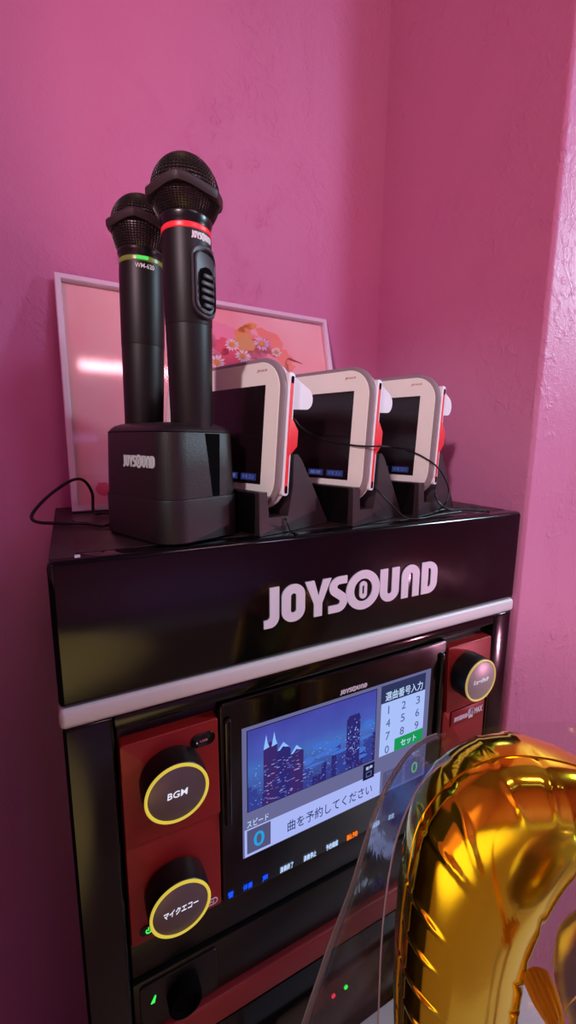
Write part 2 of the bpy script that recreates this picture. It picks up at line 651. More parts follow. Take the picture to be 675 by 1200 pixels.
def logo_shapes():
    """JOYSOUND word-mark as outlines: overall about 0..5.58 wide, 0..1 high"""
    L = []
    # J
    L.append([(0.155, 1.0), (0.40, 1.0)] + [(0.40, 0.22)] + arc(0.16, 0.22, 0.24, 0.27, 0, -90) + [(0.0, -0.05), (0.0, 0.17), (0.06, 0.17)] + arc(0.06, 0.26, 0.095, 0.09, -90, 0, 6))
    # O
    L.append(rrect(0.64, 1.0, 0.31, 10, 0.79, 0.5))
    L.append(rrect(0.15, 0.52, 0.075, 8, 0.79, 0.5))
    # Y
    L.append([(1.11, 1.0), (1.37, 1.0), (1.50, 0.56), (1.63, 1.0), (1.87, 1.0), (1.61, 0.36), (1.61, 0.0), (1.37, 0.0), (1.37, 0.36)])
    # S
    S = arc(2.10, 0.72, 0.29, 0.28, 70, 180, 8)
    S = [(2.36, 1.0)] + [(2.12, 1.0)] + arc(2.12, 0.71, 0.30, 0.29, 90, 225, 10) + [(2.10, 0.36)] + arc(2.07, 0.29, 0.08, 0.075, 40, -90, 6) + [(1.80, 0.215), (1.80, 0.0), (2.08, 0.0)] + \
        arc(2.08, 0.30, 0.30, 0.30, -90, 45, 10) + [(2.10, 0.66)] + arc(2.13, 0.72, 0.075, 0.07, 215, 90, 6) + [(2.36, 0.79)]
    L.append(S)
    # large O with a small one inside
    L.append(arc(2.89, 0.5, 0.55, 0.57, 0, 360, 40)[:-1])
    L.append(arc(2.89, 0.5, 0.30, 0.33, 0, 360, 32)[:-1])
    L.append(rrect(0.24, 0.50, 0.12, 8, 2.89, 0.5))
    L.append(rrect(0.07, 0.26, 0.035, 6, 2.89, 0.5))
    # U
    L.append([(3.46, 1.0), (3.46, 0.32)] + arc(3.79, 0.32, 0.33, 0.32, 180, 360, 14) + [(4.12, 1.0), (3.87, 1.0), (3.87, 0.32)] + arc(3.79, 0.32, 0.08, 0.09, 0, -180, 8) + [(3.71, 1.0)])
    # N (arched)
    L.append([(4.22, 0.0), (4.22, 0.66)] + arc(4.55, 0.66, 0.33, 0.34, 180, 0, 14) + [(4.88, 0.0), (4.63, 0.0), (4.63, 0.66)] + arc(4.55, 0.66, 0.08, 0.10, 0, 180, 8) + [(4.47, 0.0)])
    # D
    L.append([(4.97, 0.0), (5.24, 0.0)] + arc(5.24, 0.34, 0.34, 0.34, -90, 0, 8) + arc(5.24, 0.66, 0.34, 0.34, 0, 90, 8) + [(4.97, 1.0)])
    L.append([(5.21, 0.20)] + arc(5.24, 0.32, 0.09, 0.12, -90, 0, 6) + arc(5.24, 0.68, 0.09, 0.12, 0, 90, 6) + [(5.21, 0.80)])
    return L


def logo_bm(T, d0, d1, w, h):
    sx, sy = w / 5.58, h
    L = [[((x - 2.79) * sx, (y - 0.5) * sy) for x, y in o] for o in logo_shapes()]
    return finish(curve_mesh(L, T, d0, d1))


# ================================================================== SETTING
def struct(name, bm, m, **k):
    o = obj(name, bm, m, smooth=0, **k)
    o['kind'] = 'structure'
    return o


struct('floor', box(-1.5, 2.4, -2.9, 0.5, -H - 0.1, -H), M['floor'])
struct('ceiling', box(-1.5, 2.4, -2.9, 0.5, 1.45, 1.55), M['ceil'])
struct('wall_back', box(-1.5, 0.5079, 0.30, 0.5, -H, 1.45), M['wall'])
struct('wall_far_left', box(-1.5, -1.3, -2.9, 0.30, -H, 1.45), M['wall'])
# unseen low half-wall, added to keep the lower left wall in shade
struct('shade_half_wall', box(-.34, -.165, -.30, 0.2999, -H, -0.06), M['dark_paint'])
struct('wall_front', box(-1.3, 2.4, -2.9, -2.7, -H, 1.45), M['wall'])
# the projecting pier right of the cabinet: its left face closes the niche, its front face is level with the cabinet front
bmw = box(0.508, 2.4, 0.0, 0.5, -H, 1.45)
ed = [e for e in bmw.edges if all(abs(v.co.x - 0.508) < 1e-5 and abs(v.co.y) < 1e-5 for v in e.verts)]
bmesh.ops.bevel(bmw, geom=ed, offset=0.006, segments=4, profile=0.5, affect='EDGES')
o = struct('wall_right', bmw, M['wall'])
for p in o.data.polygons:
    p.use_smooth = True
o.data.set_sharp_from_angle(angle=radians(40))
struct('wall_far_right', box(2.2, 2.4, -2.7, 0.0, -H, 1.45), M['wall'])

# ================================================================== CABINET
cab = empty('karaoke_cabinet', (0.25, 0.13, -H), 'tall black karaoke rack cabinet with silver trim band and big JOYSOUND header', 'cabinet')
obj('header_panel', box(-0.005, 0.500, 0.0, 0.022, -0.1105, 0.0, bev=0.0045, seg=3), M['gloss'], cab)
obj('trim_band', box(-0.0055, 0.5005, -0.0008, 0.022, -0.1268, -0.1107, bev=0.004, seg=3), M['silver'], cab, label='silver trim band')
obj('top_board', box(-0.004, 0.499, 0.0221, 0.262, -0.018, -0.0004, bev=0.001), M['top'], cab)
for x0, x1 in ((-0.004, 0.0145), (0.4815, 0.4995)):
    obj('side_panel', box(x0, x1, 0.0221, 0.262, -1.045, -0.0182, bev=0.001), M['side'], cab)
obj('back_panel', box(0.0146, 0.4814, 0.250, 0.262, -1.045, -0.0182), M['side'], cab)
for x0, x1 in ((-0.004, 0.0305), (0.4680, 0.4995)):
    obj('face_stile', box(x0, x1, 0.0008, 0.0219, -1.045, -0.1270, bev=0.003, seg=3), M['gloss'], cab)
obj('face_rail', box(0.0306, 0.4679, 0.0012, 0.0219, -0.1395, -0.1270, bev=0.002), M['gloss'], cab)
obj('lower_door', box(0.0310, 0.4675, 0.0012, 0.0219, -1.02, -0.640, bev=0.003), M['gloss'], cab)
obj('plinth', box(0.0146, 0.4814, 0.012, 0.245, -1.049, -1.021), M['side'], cab)
obj('header_lettering', logo_bm(TFat(0.2584, -0.0612), 0.0002, 0.0016, 0.2062, 0.0352), M['logo'], cab, smooth=0, label='large pale raised JOYSOUND lettering')
obj('edge_tape', box(-0.0035, 0.0134, 0.006, 0.255, -0.0003, 0.0004), M['tape'], cab)
obj('paper_label', box(0.0126, 0.0162, 0.004, 0.010, 0.0001, 0.0009), M['logo'], cab, label='tiny pale paper label')

# ================================================================== KARAOKE MACHINE (upper rack unit)
kar = empty('karaoke_machine', (0.25, 0.10, -0.385), 'karaoke player with blue touch screen, red side panels and three round knobs', 'karaoke machine')
obj('chassis', box(0.0315, 0.4670, 0.012, 0.235, -0.3860, -0.1400, bev=0.002), M['dark_panel'], kar)
# red front panels: a sloped upper plate over a flatter lower plate with a step between them


def red_plate(x0, x1, za, zb, ya, yb, dep=0.016):
    bm = BM()
    T = lambda x, z, d: Vector((x, (ya + (yb - ya) * ((za - z) / (za - zb))) - d + dep, z))
    pts = rrect(x1 - x0, za - zb, 0.0022, 4, (x0 + x1) / 2, (za + zb) / 2)
    add_prism(bm, pts, T, 0.0, dep, bev=0.0012)
    return bm


obj('red_panel', red_plate(0.0330, 0.1125, -0.1530, -0.2445, 0.0000, -0.0030), M['red_panel'], kar)
obj('red_panel', red_plate(0.0330, 0.1125, -0.2452, -0.3440, 0.0012, 0.0000), M['red_panel'], kar)
obj('red_panel', red_plate(0.3905, 0.4640, -0.1530, -0.2345, 0.0000, -0.0030), M['red_panel'], kar)
obj('red_panel', red_plate(0.3905, 0.4640, -0.2352, -0.3440, 0.0012, 0.0000), M['red_panel'], kar)
# screen bezel
bz = BM()
add_prism(bz, rrect(0.388 - 0.114, 0.205, 0.004, 5, 0.251, -0.2445), lambda x, z, d: Vector((x, 0.011 - d, z)), 0, 0.0105, bev=0.002)
bezel = obj('screen_bezel', bz, M['gloss'], kar)
for x in (0.1205, 0.3795):
    obj('bezel_rib', box(x - 0.0035, x + 0.0035, -0.0035, 0.004, -0.262, -0.156, bev=0.0025, seg=4), M['gloss'], kar)
obj('small_lettering', logo_bm(TFat(0.2562, -0.1660), -0.0002, 0.0002, 0.0335, 0.0048), M['logo'], bezel, smooth=0, label='small JOYSOUND lettering over the screen')
obj('lower_strip', box(0.0325, 0.4660, 0.0060, 0.0118, -0.3850, -0.3480, bev=0.001), M['dark_panel'], kar)

# --- the touch screen
SX0, SX1, SZ0, SZ1 = .1347, .36295, -.1717, -.3061
SW, SHh = SX1 - SX0, SZ0 - SZ1


def sp(x, y, lay=0.0):
    return Vector((SX0 + x * SW, -(0.0004 + lay), SZ0 - y * SHh))


def add_quad(bm, x0, y0, x1, y1, lay, mi=0):
    vs = [bm.verts.new(sp(a, b, lay)) for a, b in ((x0, y1), (x1, y1), (x1, y0), (x0, y0))]
    bm.faces.new(vs).material_index = mi


def add_poly(bm, pts, lay, mi=0):
    bm.faces.new([bm.verts.new(sp(a, b, lay)) for a, b in pts]).material_index = mi


def s_text(s, cx, cy, w, h, lay=0.0011, bold=0.0, th=0.0002):
    T = lambda x, y, d: Vector((SX0 + cx * SW + x, -(0.0004 + lay + d), SZ0 - cy * SHh + y))
    return text_bm(s, T, 0, th, w * SW if w else None, h * SHh, bold=bold)


scr = obj('display', box(SX0 - .0004, SX1 + .0004, -0.0005, 0.004, SZ1 - .0004, SZ0 + .0004), M['sc_grey'], kar, smooth=0, label='lit blue touch screen')
# city at night
pic = BM()
add_quad(pic, 0.016, 0.016, 0.664, 0.643, 0.0004, 1)
obj('city_border', pic, [M['sc_black'], M['sc_black']], scr, smooth=0)
pic = BM()
add_quad(pic, 0.020, 0.022, 0.660, 0.637, 0.0006, 0)
# low skyline blocks
rnd = random.Random(3)
x = 0.02
while x < 0.655:
    w = rnd.uniform(0.012, 0.032)
    t = 0.30 + 0.12 * abs(sin(x * 14)) + rnd.uniform(0, 0.10) - (0.05 if x > 0.40 else 0)
    add_quad(pic, x, t + 0.06, min(x + w, 0.66), 0.637, 0.0007, 3 if rnd.random() < .6 else 2)
    x += w * 0.9
for cx_, cy_, rx_, ry_ in ((0.42, 0.36, .05, .035), (0.36, 0.33, .04, .03), (0.56, 0.50, .05, .03), (0.30, 0.42, .03, .03), (.62, .30, .03, .04), (.39, .41, .07, .02), (.46, .44, .05, .015), (.60, .40, .05, .015), (.33, .47, .05, .012), (.55, .56, .07, .02)):
    add_poly(pic, [(cx_ + rx_ * cos(a * pi / 8), cy_ + ry_ * sin(a * pi / 8)) for a in range(16)], 0.00075, 4)
# tall towers
add_poly(pic, [(0.088, 0.637), (0.088, 0.185), (0.118, 0.15), (0.150, 0.19), (0.150, 0.637)], 0.0008, 1)
add_poly(pic, [(0.150, 0.637), (0.150, 0.24), (0.185, 0.21), (0.212, 0.26), (0.212, 0.637)], 0.0008, 2)
add_poly(pic, [(0.212, 0.637), (0.212, 0.30), (0.242, 0.265), (0.275, 0.31), (0.275, 0.637)], 0.0008, 1)
add_poly(pic, [(0.497, 0.60), (0.497, 0.20), (0.512, 0.17), (0.565, 0.17), (0.572, 0.21), (0.572, 0.58)], 0.0008, 2)
for a, b in ((0.100, 0.09), (0.136, 0.085)):
    add_poly(pic, [(a - 0.012, b + 0.11), (a, b), (a + 0.006, b + 0.06), (a + 0.014, b + 0.10)], 0.0009, 8)
add_poly(pic, [(0.150, 0.245), (0.178, 0.19), (0.205, 0.24), (0.188, 0.232), (0.176, 0.222), (0.162, 0.246)], 0.0009, 8)
add_poly(pic, [(0.212, 0.31), (0.240, 0.25), (0.268, 0.30), (0.252, 0.292), (0.240, 0.282), (0.224, 0.31)], 0.0009, 8)
for i in range(520):
    a, b = rnd.uniform(0.024, 0.652), rnd.uniform(0.30, 0.625)
    tower = 0.088 < a < 0.275
    if tower and rnd.random() < .35:
        continue
    w, h = rnd.uniform(0.002, 0.008), rnd.uniform(0.003, 0.007)
    if tower:
        w, h = rnd.uniform(0.004, 0.018), rnd.uniform(0.003, 0.007)
    add_quad(pic, a, b, min(a + w, 0.658), b + h, 0.0010, rnd.choice((5, 6, 6, 6, 6)) if not tower else rnd.choice((5, 6, 6, 6, 7)))
for i in range(40):
    a, b = rnd.uniform(0.500, 0.566), rnd.uniform(0.2, 0.55)
    add_quad(pic, a, b, a + 0.005, b + 0.012, 0.0010, rnd.choice((5, 6)))
obj('city_picture', pic, [M['sc_sky'], M['sc_tower'], M['sc_tower2'], M['sc_low'], M['sc_glow'], M['sc_win'], M['sc_win2'], M['sc_win3'], M['sc_roof']], scr, smooth=0, label='night city picture on the screen')
pan = BM()
add_quad(pan, 0.004, 0.776, 0.706, 0.996, 0.0005, 0)
add_quad(pan, 0.014, 0.785, 0.121, 0.975, 0.0007, 1)
add_quad(pan, 0.716, 0.792, 0.852, 0.985, 0.0005, 2)
add_quad(pan, 0.722, 0.800, 0.846, 0.977, 0.0007, 1)
add_quad(pan, 0.858, 0.775, 0.990, 0.985, 0.0005, 2)
add_quad(pan, 0.864, 0.783, 0.984, 0.977, 0.0007, 1)
add_quad(pan, 0.600, 0.655, 0.666, 0.795, 0.0007, 3)
for q in ((0.617, 0.725, 0.650, 0.735), (0.617, 0.765, 0.650, 0.775), (0.617, 0.725, 0.622, 0.775), (0.645, 0.725, 0.650, 0.775)):
    add_quad(pan, *q, 0.0009, 4)
obj('message_bar', pan, [M['sc_white'], M['sc_box'], M['sc_grey'], M['sc_black'], M['sc_dim']], scr, smooth=0)
obj('message_text', s_text('曲を予約してください', 0.428, 0.893, 0.455, 0.093), M['sc_ink'], scr, smooth=0)
obj('speed_text', s_text('スピード', 0.062, 0.733, 0.096, 0.055), M['sc_txt'], scr, smooth=0)
obj('speed_digit', s_text('0', 0.067, 0.880, 0.048, 0.120, bold=0.01), M['sc_cyan'], scr, smooth=0)
obj('count_digit', s_text('0', 0.786, 0.905, 0.024, 0.078), M['sc_dim'], scr, smooth=0)
obj('count_text', s_text('予約曲数', 0.784, 0.826, 0.090, 0.035), M['sc_dim'], scr, smooth=0)
obj('key_digit', s_text('0', 0.925, 0.878, 0.040, 0.105, bold=0.01), M['sc_lime'], scr, smooth=0)
obj('key_text', s_text('キー', 0.926, 0.735, 0.050, 0.028), M['sc_txt'], scr, smooth=0)
obj('tiny_text', s_text('音声', 0.633, 0.690, 0.040, 0.030), M['sc_txt'], scr, smooth=0)
kp = BM()
add_quad(kp, 0.688, 0.012, 0.966, 0.168, 0.0005, 0)
add_quad(kp, 0.692, 0.168, 0.968, 0.640, 0.0005, 1)
add_quad(kp, 0.784, 0.525, 0.968, 0.640, 0.0007, 2)
obj('keypad', kp, [M['sc_head'], M['sc_key'], M['sc_green']], scr, smooth=0)
obj('keypad_title', s_text('選曲番号入力', 0.829, 0.112, 0.232, 0.078, bold=0.003), M['sc_txt'], scr, smooth=0)
obj('set_text', s_text('セット', 0.873, 0.585, 0.100, 0.062, bold=0.01), M['sc_txt'], scr, smooth=0)
for c, cx_, cy_ in (('1', .735, .234), ('2', .829, .237), ('3', .921, .238), ('4', .736, .352), ('5', .827, .351), ('6', .921, .355), ('7', .737, .466), ('8', .826, .471), ('9', .921, .473), ('0', .736, .590)):
    obj('keypad_digit', s_text(c, cx_, cy_, None if c == '1' else 0.025, 0.070), M['sc_dim'], scr, smooth=0)

# --- lit key legends under the screen
legs = ((0.1215, '音', 'lit_blue', 0.0058), (0.1388, '伴奏', 'lit_blue', 0.0098), (0.1570, '声', 'lit_blue', 0.0062), (0.1808, '演奏終了', 'lit_pale', 0.0150),
        (0.2078, '演奏停止', 'lit_pale', 0.0150), (0.2350, '予約確認', 'lit_pale', 0.0150), (0.2612, '割込予約', 'lit_orange', 0.0140), (0.2925, '選曲', 'lit_pale', 0.0130), (0.3160, '決定', 'lit_pale', 0.0090))
for x, s, mm, w in legs:
    zz = -0.3395 - (x - 0.1215) * 0.020
    obj('key_legend', text_bm(s, TFat(x, zz, 0.0), -0.0002, 0.0003, w, 0.0068, bold=0.004), M[mm], kar, smooth=0, label={'lit_blue': 'blue lit key legend', 'lit_pale': 'white lit key legend', 'lit_orange': 'orange lit key legend'}[mm])


# --- knobs
def knob(cx, cz, text, face, ringm, R=0.0252, dep=0.0225, tw=0.016, th=0.005, back=-0.001):
    T = Matrix.Translation((cx, 0, cz)) @ Matrix.Rotation(radians(90), 4, 'X')   # local z -> -Y
    k = BM()
    add_lathe(k, [(R * .86, back), (R * 1.02, back + .002), (R * 1.04, dep * .55), (R * 1.01, dep - .0012), (R * .97, dep)], None, 64, T)
    kn = obj('knob', k, M['knob'], kar)
    rg = BM()
    add_lathe(rg, [(R * .99, dep - .0010), (R * 1.0, dep + .0004), (R * .955, dep + .0012), (R * .905, dep + .0006), (R * .895, dep - .0006)], None, 64, T, cap=False)
    obj('knob_ring', rg, ringm, kn, label='glowing yellow ring')
    fc = BM()
    add_lathe(fc, [(R * .90, dep - .0008), (R * .885, dep + .0002), (R * .87, dep + .0004), (0.0008, dep + .0004)], None, 64, T)
    obj('knob_cap', fc, face, kn, label='brushed metal cap')
    obj('knob_text', text_bm(text, TFat(cx, cz, dep), 0.0003, 0.0007, tw, th, shear=0.12, bold=0.007), M['lit_white'], kn, smooth=0)


knob(0.0716, -0.1910, 'BGM', M['knob_face'], M['ring'], tw=0.0155, th=0.0056)
knob(0.0708, -0.2990, 'マイクエコー', M['knob_face'], M['ring'], tw=0.0285, th=0.0062)
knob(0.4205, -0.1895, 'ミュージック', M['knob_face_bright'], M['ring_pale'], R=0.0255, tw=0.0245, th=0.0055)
# small details on the red panels
ov = obj('sensor_window', add_prism(BM(), rrect(0.0215, 0.0125, 0.0062, 8), TFat(0.0988, -0.1685), 0.0, 0.0012, bev=0.0004), M['stand_face'], kar)
obj('sensor_text', text_bm('USB', TFat(0.0995, -0.1690), 0.0012, 0.0014, 0.0065, 0.0018), M['pr_pink'], ov, smooth=0)
obj('sensor_lamp', add_prism(BM(), arc(0, 0, .0008, .0008, 0, 330, 11), TFat(0.0935, -0.1697), 0.0011, 0.0015), M['logo'], ov, smooth=0)
pw = obj('power_button', add_prism(BM(), rrect(0.0125, 0.0095, 0.0045, 8), TFat(0.0462, -0.3325, -0.0008), 0.0, 0.0016, bev=0.0004), M['stand_face'], kar)
pr_ = curve_mesh([arc(0, 0, .0026, .0026, 125, 415, 24) + arc(0, 0, .0017, .0017, 415, 125, 24)], TFat(0.0472, -0.3330), 0.0006, 0.0011)
obj('power_symbol', finish(pr_), M['lit_green'], pw, smooth=0)
obj('power_tick', box(0.0468, 0.0476, -0.0011, -0.0006, -0.3330, -0.3295), M['lit_green'], pw, smooth=0)
rb = finish(curve_mesh([rrect(0.0165, 0.0068, 0.0034, 8), rrect(0.0150, 0.0052, 0.0026, 8)], TFat(0.1005, -0.3370), -0.0006, 0.0002))
rbo = obj('badge_outline', rb, M['logo'], kar, smooth=0)
obj('badge_text', text_bm('ON', TFat(0.1005, -0.3370), -0.0006, 0.0002, 0.009, 0.0032), M['logo'], rbo, smooth=0)
# emblem strip on the right panel
em = obj('emblem_plate', box(0.4030, 0.4605, -0.0005, 0.0012, -0.2590, -0.2385, bev=0.0006), M['red_panel'], kar)
obj('emblem_text', logo_bm(lambda x, z, d: Vector((0.4190 + x, -0.0005 - d, -0.2500 + z)), 0, 0.0006, 0.0235, 0.0058), M['logo'], em, smooth=0)
obj('emblem_mark', text_bm('響', lambda x, z, d: Vector((0.4365 + x, -0.0005 - d, -0.2488 + z)), 0, 0.0006, 0.0105, 0.0135, bold=0.03), M['logo'], em, smooth=0)
obj('emblem_text', text_bm('MAX', lambda x, z, d: Vector((0.4503 + x, -0.0005 - d, -0.2482 + z)), 0, 0.0006, 0.0150, 0.0082, bold=0.05), M['logo'], em, smooth=0)

# ================================================================== AMPLIFIER (lower rack units)
amp = empty('amplifier', (0.25, 0.10, -0.492), 'black amplifier with a dark red bar, under the karaoke player', 'amplifier')
obj('chassis', box(0.0320, 0.4665, 0.016, 0.235, -0.4910, -0.3900, bev=0.002), M['dark_panel'], amp)
obj('front_panel', box(0.0320, 0.4665, 0.0040, 0.0158, -0.4470, -0.3900, bev=0.0012), M['dark_panel'], amp)
obj('red_bar', box(0.0320, 0.4665, -0.0020, 0.0158, -0.4790, -0.4490, bev=0.003, seg=3), M['amp_bar'], amp, label='dark red bar across the front')
sub = obj('input_cover', add_prism(BM(), rrect(0.070, 0.050, 0.003, 5, 0.0720, -0.4190), lambda x, z, d: Vector((x, 0.004 - d, z)), -0.001, 0.0022, bev=0.0008), M['dark_panel'], amp)
kb = BM()
add_lathe(kb, [(0.0150, 0.0), (0.0150, 0.010), (0.0142, 0.0125), (0.0120, 0.0130), (0.0110, 0.009), (0.001, 0.008)], None, 48, Matrix.Translation((0.0745, 0.0018, -0.4190)) @ Matrix.Rotation(radians(90), 4, 'X'))
obj('volume_knob', kb, M['hole'], amp)
obj('indicator', add_prism(BM(), [(-.0022, -.003), (.0012, -.003), (.0026, .0035), (.0016, .004)], TFat(0.0480, -0.4120, -0.0020), 0, 0.0008), M['lit_green'], sub, smooth=0, label='green power indicator')
mix_ = empty('rack_mixer', (0.25, 0.10, -0.630), 'black rack unit with tiny red and green indicators, below the red bar', 'amplifier')
obj('chassis', box(0.0325, 0.4660, 0.012, 0.235, -0.6290, -0.4925, bev=0.002), M['dark_panel'], mix_)
obj('front_panel', box(0.0325, 0.4660, 0.0060, 0.0118, -0.6280, -0.4935, bev=0.001), M['gloss'], mix_)
for x, mm, l in ((0.2473, 'lit_red', 'red indicator'), (0.2650, 'lit_green', 'green indicator')):
    obj('indicator', add_prism(BM(), arc(0, 0, .0026, .0026, 0, 330, 11), TFat(x, -0.5600, -0.0062), 0, 0.0012), M[mm], mix_, smooth=0, label=l)

# ================================================================== MICROPHONE CHARGER
A22 = radians(22)
NV = Vector((cos(A22), sin(A22), 0))       # away from the viewer's side
DV = Vector((-sin(A22), cos(A22), 0))      # toward the wall
CC = Vector((0.0935, 0.0640, 0))
chg = empty('microphone_charger', CC, 'black two-slot microphone charger with white JOYSOUND lettering, on the cabinet top', 'charger')


def TC(u, v, z):
    return CC + NV * u + DV * v + Vector((0, 0, z))


def ring_at(w, l, r, z, n=8, du=0, dv=0):
    return [TC(x + du, y + dv, z) for x, y in rrect(w, l, r, n)]


b = BM()
add_loft(b, [ring_at(.076, .103, .018, z) if k == 0 else ring_at(.080 - k2, .107 - k2, .020, z) for k, z, k2 in ((0, .0004, 0), (1, .002, 0), (1, .034, .0005), (1, .0362, .0012), (1, .0366, .003))])
obj('lower_shell', b, M['dock'], chg)
b = BM()
lv = ((.0366, 0.0), (.06, .0012), (.088, .0030))
rings = [ring_at(.0772 - k, .1042 - k, .019, z) for z, k in lv]
rings += [ring_at(.0735 - 2 * q, .1005 - 2 * q, .019 - q * .4, z) for z, q in ((.0905, .001), (.0935, .004), (.0955, .009), (.0965, .016))]
add_loft(b, rings)
shell = obj('upper_shell', b, M['dock'], chg)
# rim line under the lid
b = BM()
add_loft(b, [ring_at(.0746, .1016, .019, z) for z in (.0884, .0890)], False, False)
obj('lid_seam', b, M['hole'], shell)
# tapering slot on the front end: black inlay, its shade put into the colour
b = BM()
T = lambda x, y, d: TC(x, -.0521 - d + (y - .0366) * .029, y)
add_prism(b, [(.0052, .0368), (.0122, .0368), (.0146, .0876), (-.0004, .0876)], T, -0.004, 0.0003)
obj('end_slot', b, M['hole'], shell, smooth=0)
Tl = lambda x, y, d: TC(-.0377 - d, -.0127 - x, .0652 + y)
obj('charger_lettering', logo_bm(Tl, -0.0004, 0.0006, 0.0465, 0.0094), M['white_ink'], shell, smooth=0)


# ================================================================== MICROPHONES
def microphone(cx, cy, zb, zs, rb, rt, Rball, bandm, label, name_text, spin, front):
    """zs: z of (band, neck top, equator, top)"""
    zband, zneck, zeq, ztop = zs
    P = Vector((cx, cy, 0))
    m = empty('microphone', (cx, cy, zb), label, 'microphone', 'microphones in the charger')
    b = BM()
    z1 = zb - .006
    zsplit = zband - 0.068
    rs = rb + (rt - rb) * .62
    add_lathe(b, [(rb * .96, z1), (rb, z1 + .003), (rs, zsplit), ], P, 48)
    obj('handle', b, M['mic_body'], m)
    b = BM()
    add_lathe(b, [(rs * 1.0, zsplit + .0002), (rs * 1.012, zsplit + .0012), (rt * 1.0, zband - .012), (rt * .985, zband - .0022)], P, 48)
    up = obj('barrel', b, M['mic_body'], m)
    b = BM()
    add_lathe(b, [(rt * .96, zband - .0026), (rt * 1.0, zband - .0014), (rt * 1.0, zband + .0012), (rt * .96, zband + .0022)], P, 48)
    obj('light_band', b, bandm, m)
    b = BM()
    add_lathe(b, [(rt * .97, zband + .0022), (rt * .99, zband + .0045), (rt * 1.05, zneck - .0016), (rt * 1.04, zneck)], P, 48)
    obj('neck_collar', b, M['mic_collar'], m)
    # grille: rows of small cells, each pressed in
    R = Rball
    prof = [(rt * 1.03, zneck)]
    n1, n2 = 12, 16
    for i in range(1, n1 + 1):
        t = i / n1
        prof.append((rt * 1.03 + (R - rt * 1.03) * sin(t * pi / 2) ** .85, zneck + (zeq - zneck) * t))
    for i in range(1, n2):
        a = i / n2 * pi / 2
        prof.append((R * cos(a), zeq + (ztop - zeq) * sin(a)))
    b = BM()
    vr = add_lathe(b, prof, P, 60)
    fs = [f for f in b.faces if len(f.verts) == 4]
    fs = [f for f in fs if f.calc_area() > 1e-7]
    b.normal_update()
    bmesh.ops.recalc_face_normals(b, faces=b.faces)
    bmesh.ops.inset_individual(b, faces=fs, thickness=0.00052, depth=-0.0011)
    obj('grille', b, M['mic_grille'], m, smooth=0)
    # anti-roll ring with a wavy, faceted outline
    b = BM()
    n = 72
    rgs = []
    for dr, dz in ((-.0015, -.0034), (.0008, -.0034), (.0018, -.0015), (.0018, .0018), (.0008, .0034), (-.0015, .0036)):
        rg = []
        for i in range(n):
            a = 2 * pi * i / n
            lob = abs(((a - spin) / (2 * pi / 6)) % 1 - .5) * 2      # 0 mid .. 1 at the points
            rr = R + dr + .0026 * lob ** 2 * (1 if dr > 0 else 0) - .0002
            wob = .0022 * cos(3 * (a - spin))
            rg.append(P + Vector((rr * cos(a), rr * sin(a), zeq - .001 + dz + wob)))
        rgs.append(rg)
    rgs.append(rgs[0])
    add_loft(b, rgs, False, False)
    obj('anti_roll_ring', b, M['mic_rubber'], m)

    # things bent round the barrel: x -> angle
    def Tb(ang, zc, r):
        return lambda x, y, d: P + Vector(((r + d) * cos(ang + x / r), (r + d) * sin(ang + x / r), zc + y))
    if front:
        sa = radians(-62)
        zc = zband - .0385
        rr = rt * 1.0
        b = BM()
        add_prism(b, rrect(.023, .052, (.0112, .0112, .0085, .0085), 8), Tb(sa, zc, rr), -.002, .0026, bev=.0012)
        sw = obj('switch_plate', b, M['mic_switch'], m)
        b = finish(curve_mesh([rrect(.0185, .046, (.009, .009, .0085, .0085), 8), rrect(.0165, .044, (.008, .008, .0075, .0075), 8)], Tb(sa, zc, rr), .0020, .0036))
        obj('switch_rim', b, M['mic_switch'], sw)
        b = BM()
        add_prism(b, rrect(.0125, .030, .006, 8, 0, -.0045), Tb(sa, zc, rr), .0, .0030)
        obj('switch_recess', b, M['hole'], sw)
        b = BM()
        for k in range(5):
            add_prism(b, rrect(.0108 - (.003 if k in (0, 4) else 0), .0034, .0012, 4, 0, .005 - k * .0052 - .001), Tb(sa, zc, rr), .002, .0046, bev=.0008)
        obj('switch', b, M['mic_switch'], sw)
        b = logo_bm(Tb(radians(-66), zband - .0065, rt), -.0004, .0004, .0185, .0048)
        obj('barrel_lettering', b, M['white_ink'], up, smooth=0)
    else:
        b = text_bm(name_text, Tb(radians(-92), zband - .0062, rt), -.0004, .0004, .0155, .0036, bold=.01)
        obj('barrel_lettering', b, M['white_ink'], up, smooth=0)
        b = BM()
        add_prism(b, rrect(.010, .0026, .001, 4), Tb(radians(-98), zband, rt), -.001, .0006)
        obj('green_lamp', b, M['mic_green_led'], up)
    return m


microphone(.1065, .0350, .0955, (.2385, .2475, .2640, .2925), .0168, .0190, .0262, M['mic_red'],
           'taller black microphone with red band and thumb switch, nearest in the charger', '', radians(-116), True)
microphone(.0780, .0930, .0960, (.2310, .2395, .2600, .2860), .0168, .0190, .0250, M['mic_green'],
           'black microphone with green lit band, behind the red-banded microphone', 'WM-620', radians(-110), False).rotation_euler = (0, radians(1.7), 0)

# ================================================================== TABLET STANDS AND TABLETS
A19 = radians(19)
TN = Vector((cos(A19), sin(A19), 0))
TD = Vector((-sin(A19), cos(A19), 0))
TI = radians(4.56)
TU = Vector((0, 0, 1)) * cos(TI) + TN * sin(TI)
TNN = TN * cos(TI) - Vector((0, 0, 1)) * sin(TI)
DOCKS = (Vector((.1558, .0072, 0)), Vector((.2551, .0092, 0)), Vector((.3505, .0200, 0)))
SBR = (Vector((.1673, .0316, .0431)), Vector((.2630, .0316, .0437)), Vector((.3593, .0409, .0449)))
WHICH_T = ('grey-rimmed white remote tablet nearest the microphones, flowers print behind it',
           'middle grey-rimmed white remote tablet, a thin black cord across its dark screen',
           'rightmost grey-rimmed white remote tablet, closest to the pink pier')
WHICH_S = ('black tablet stand right beside the microphone charger', 'black tablet stand holding the middle tablet', 'black tablet stand at the right end of the cabinet top')


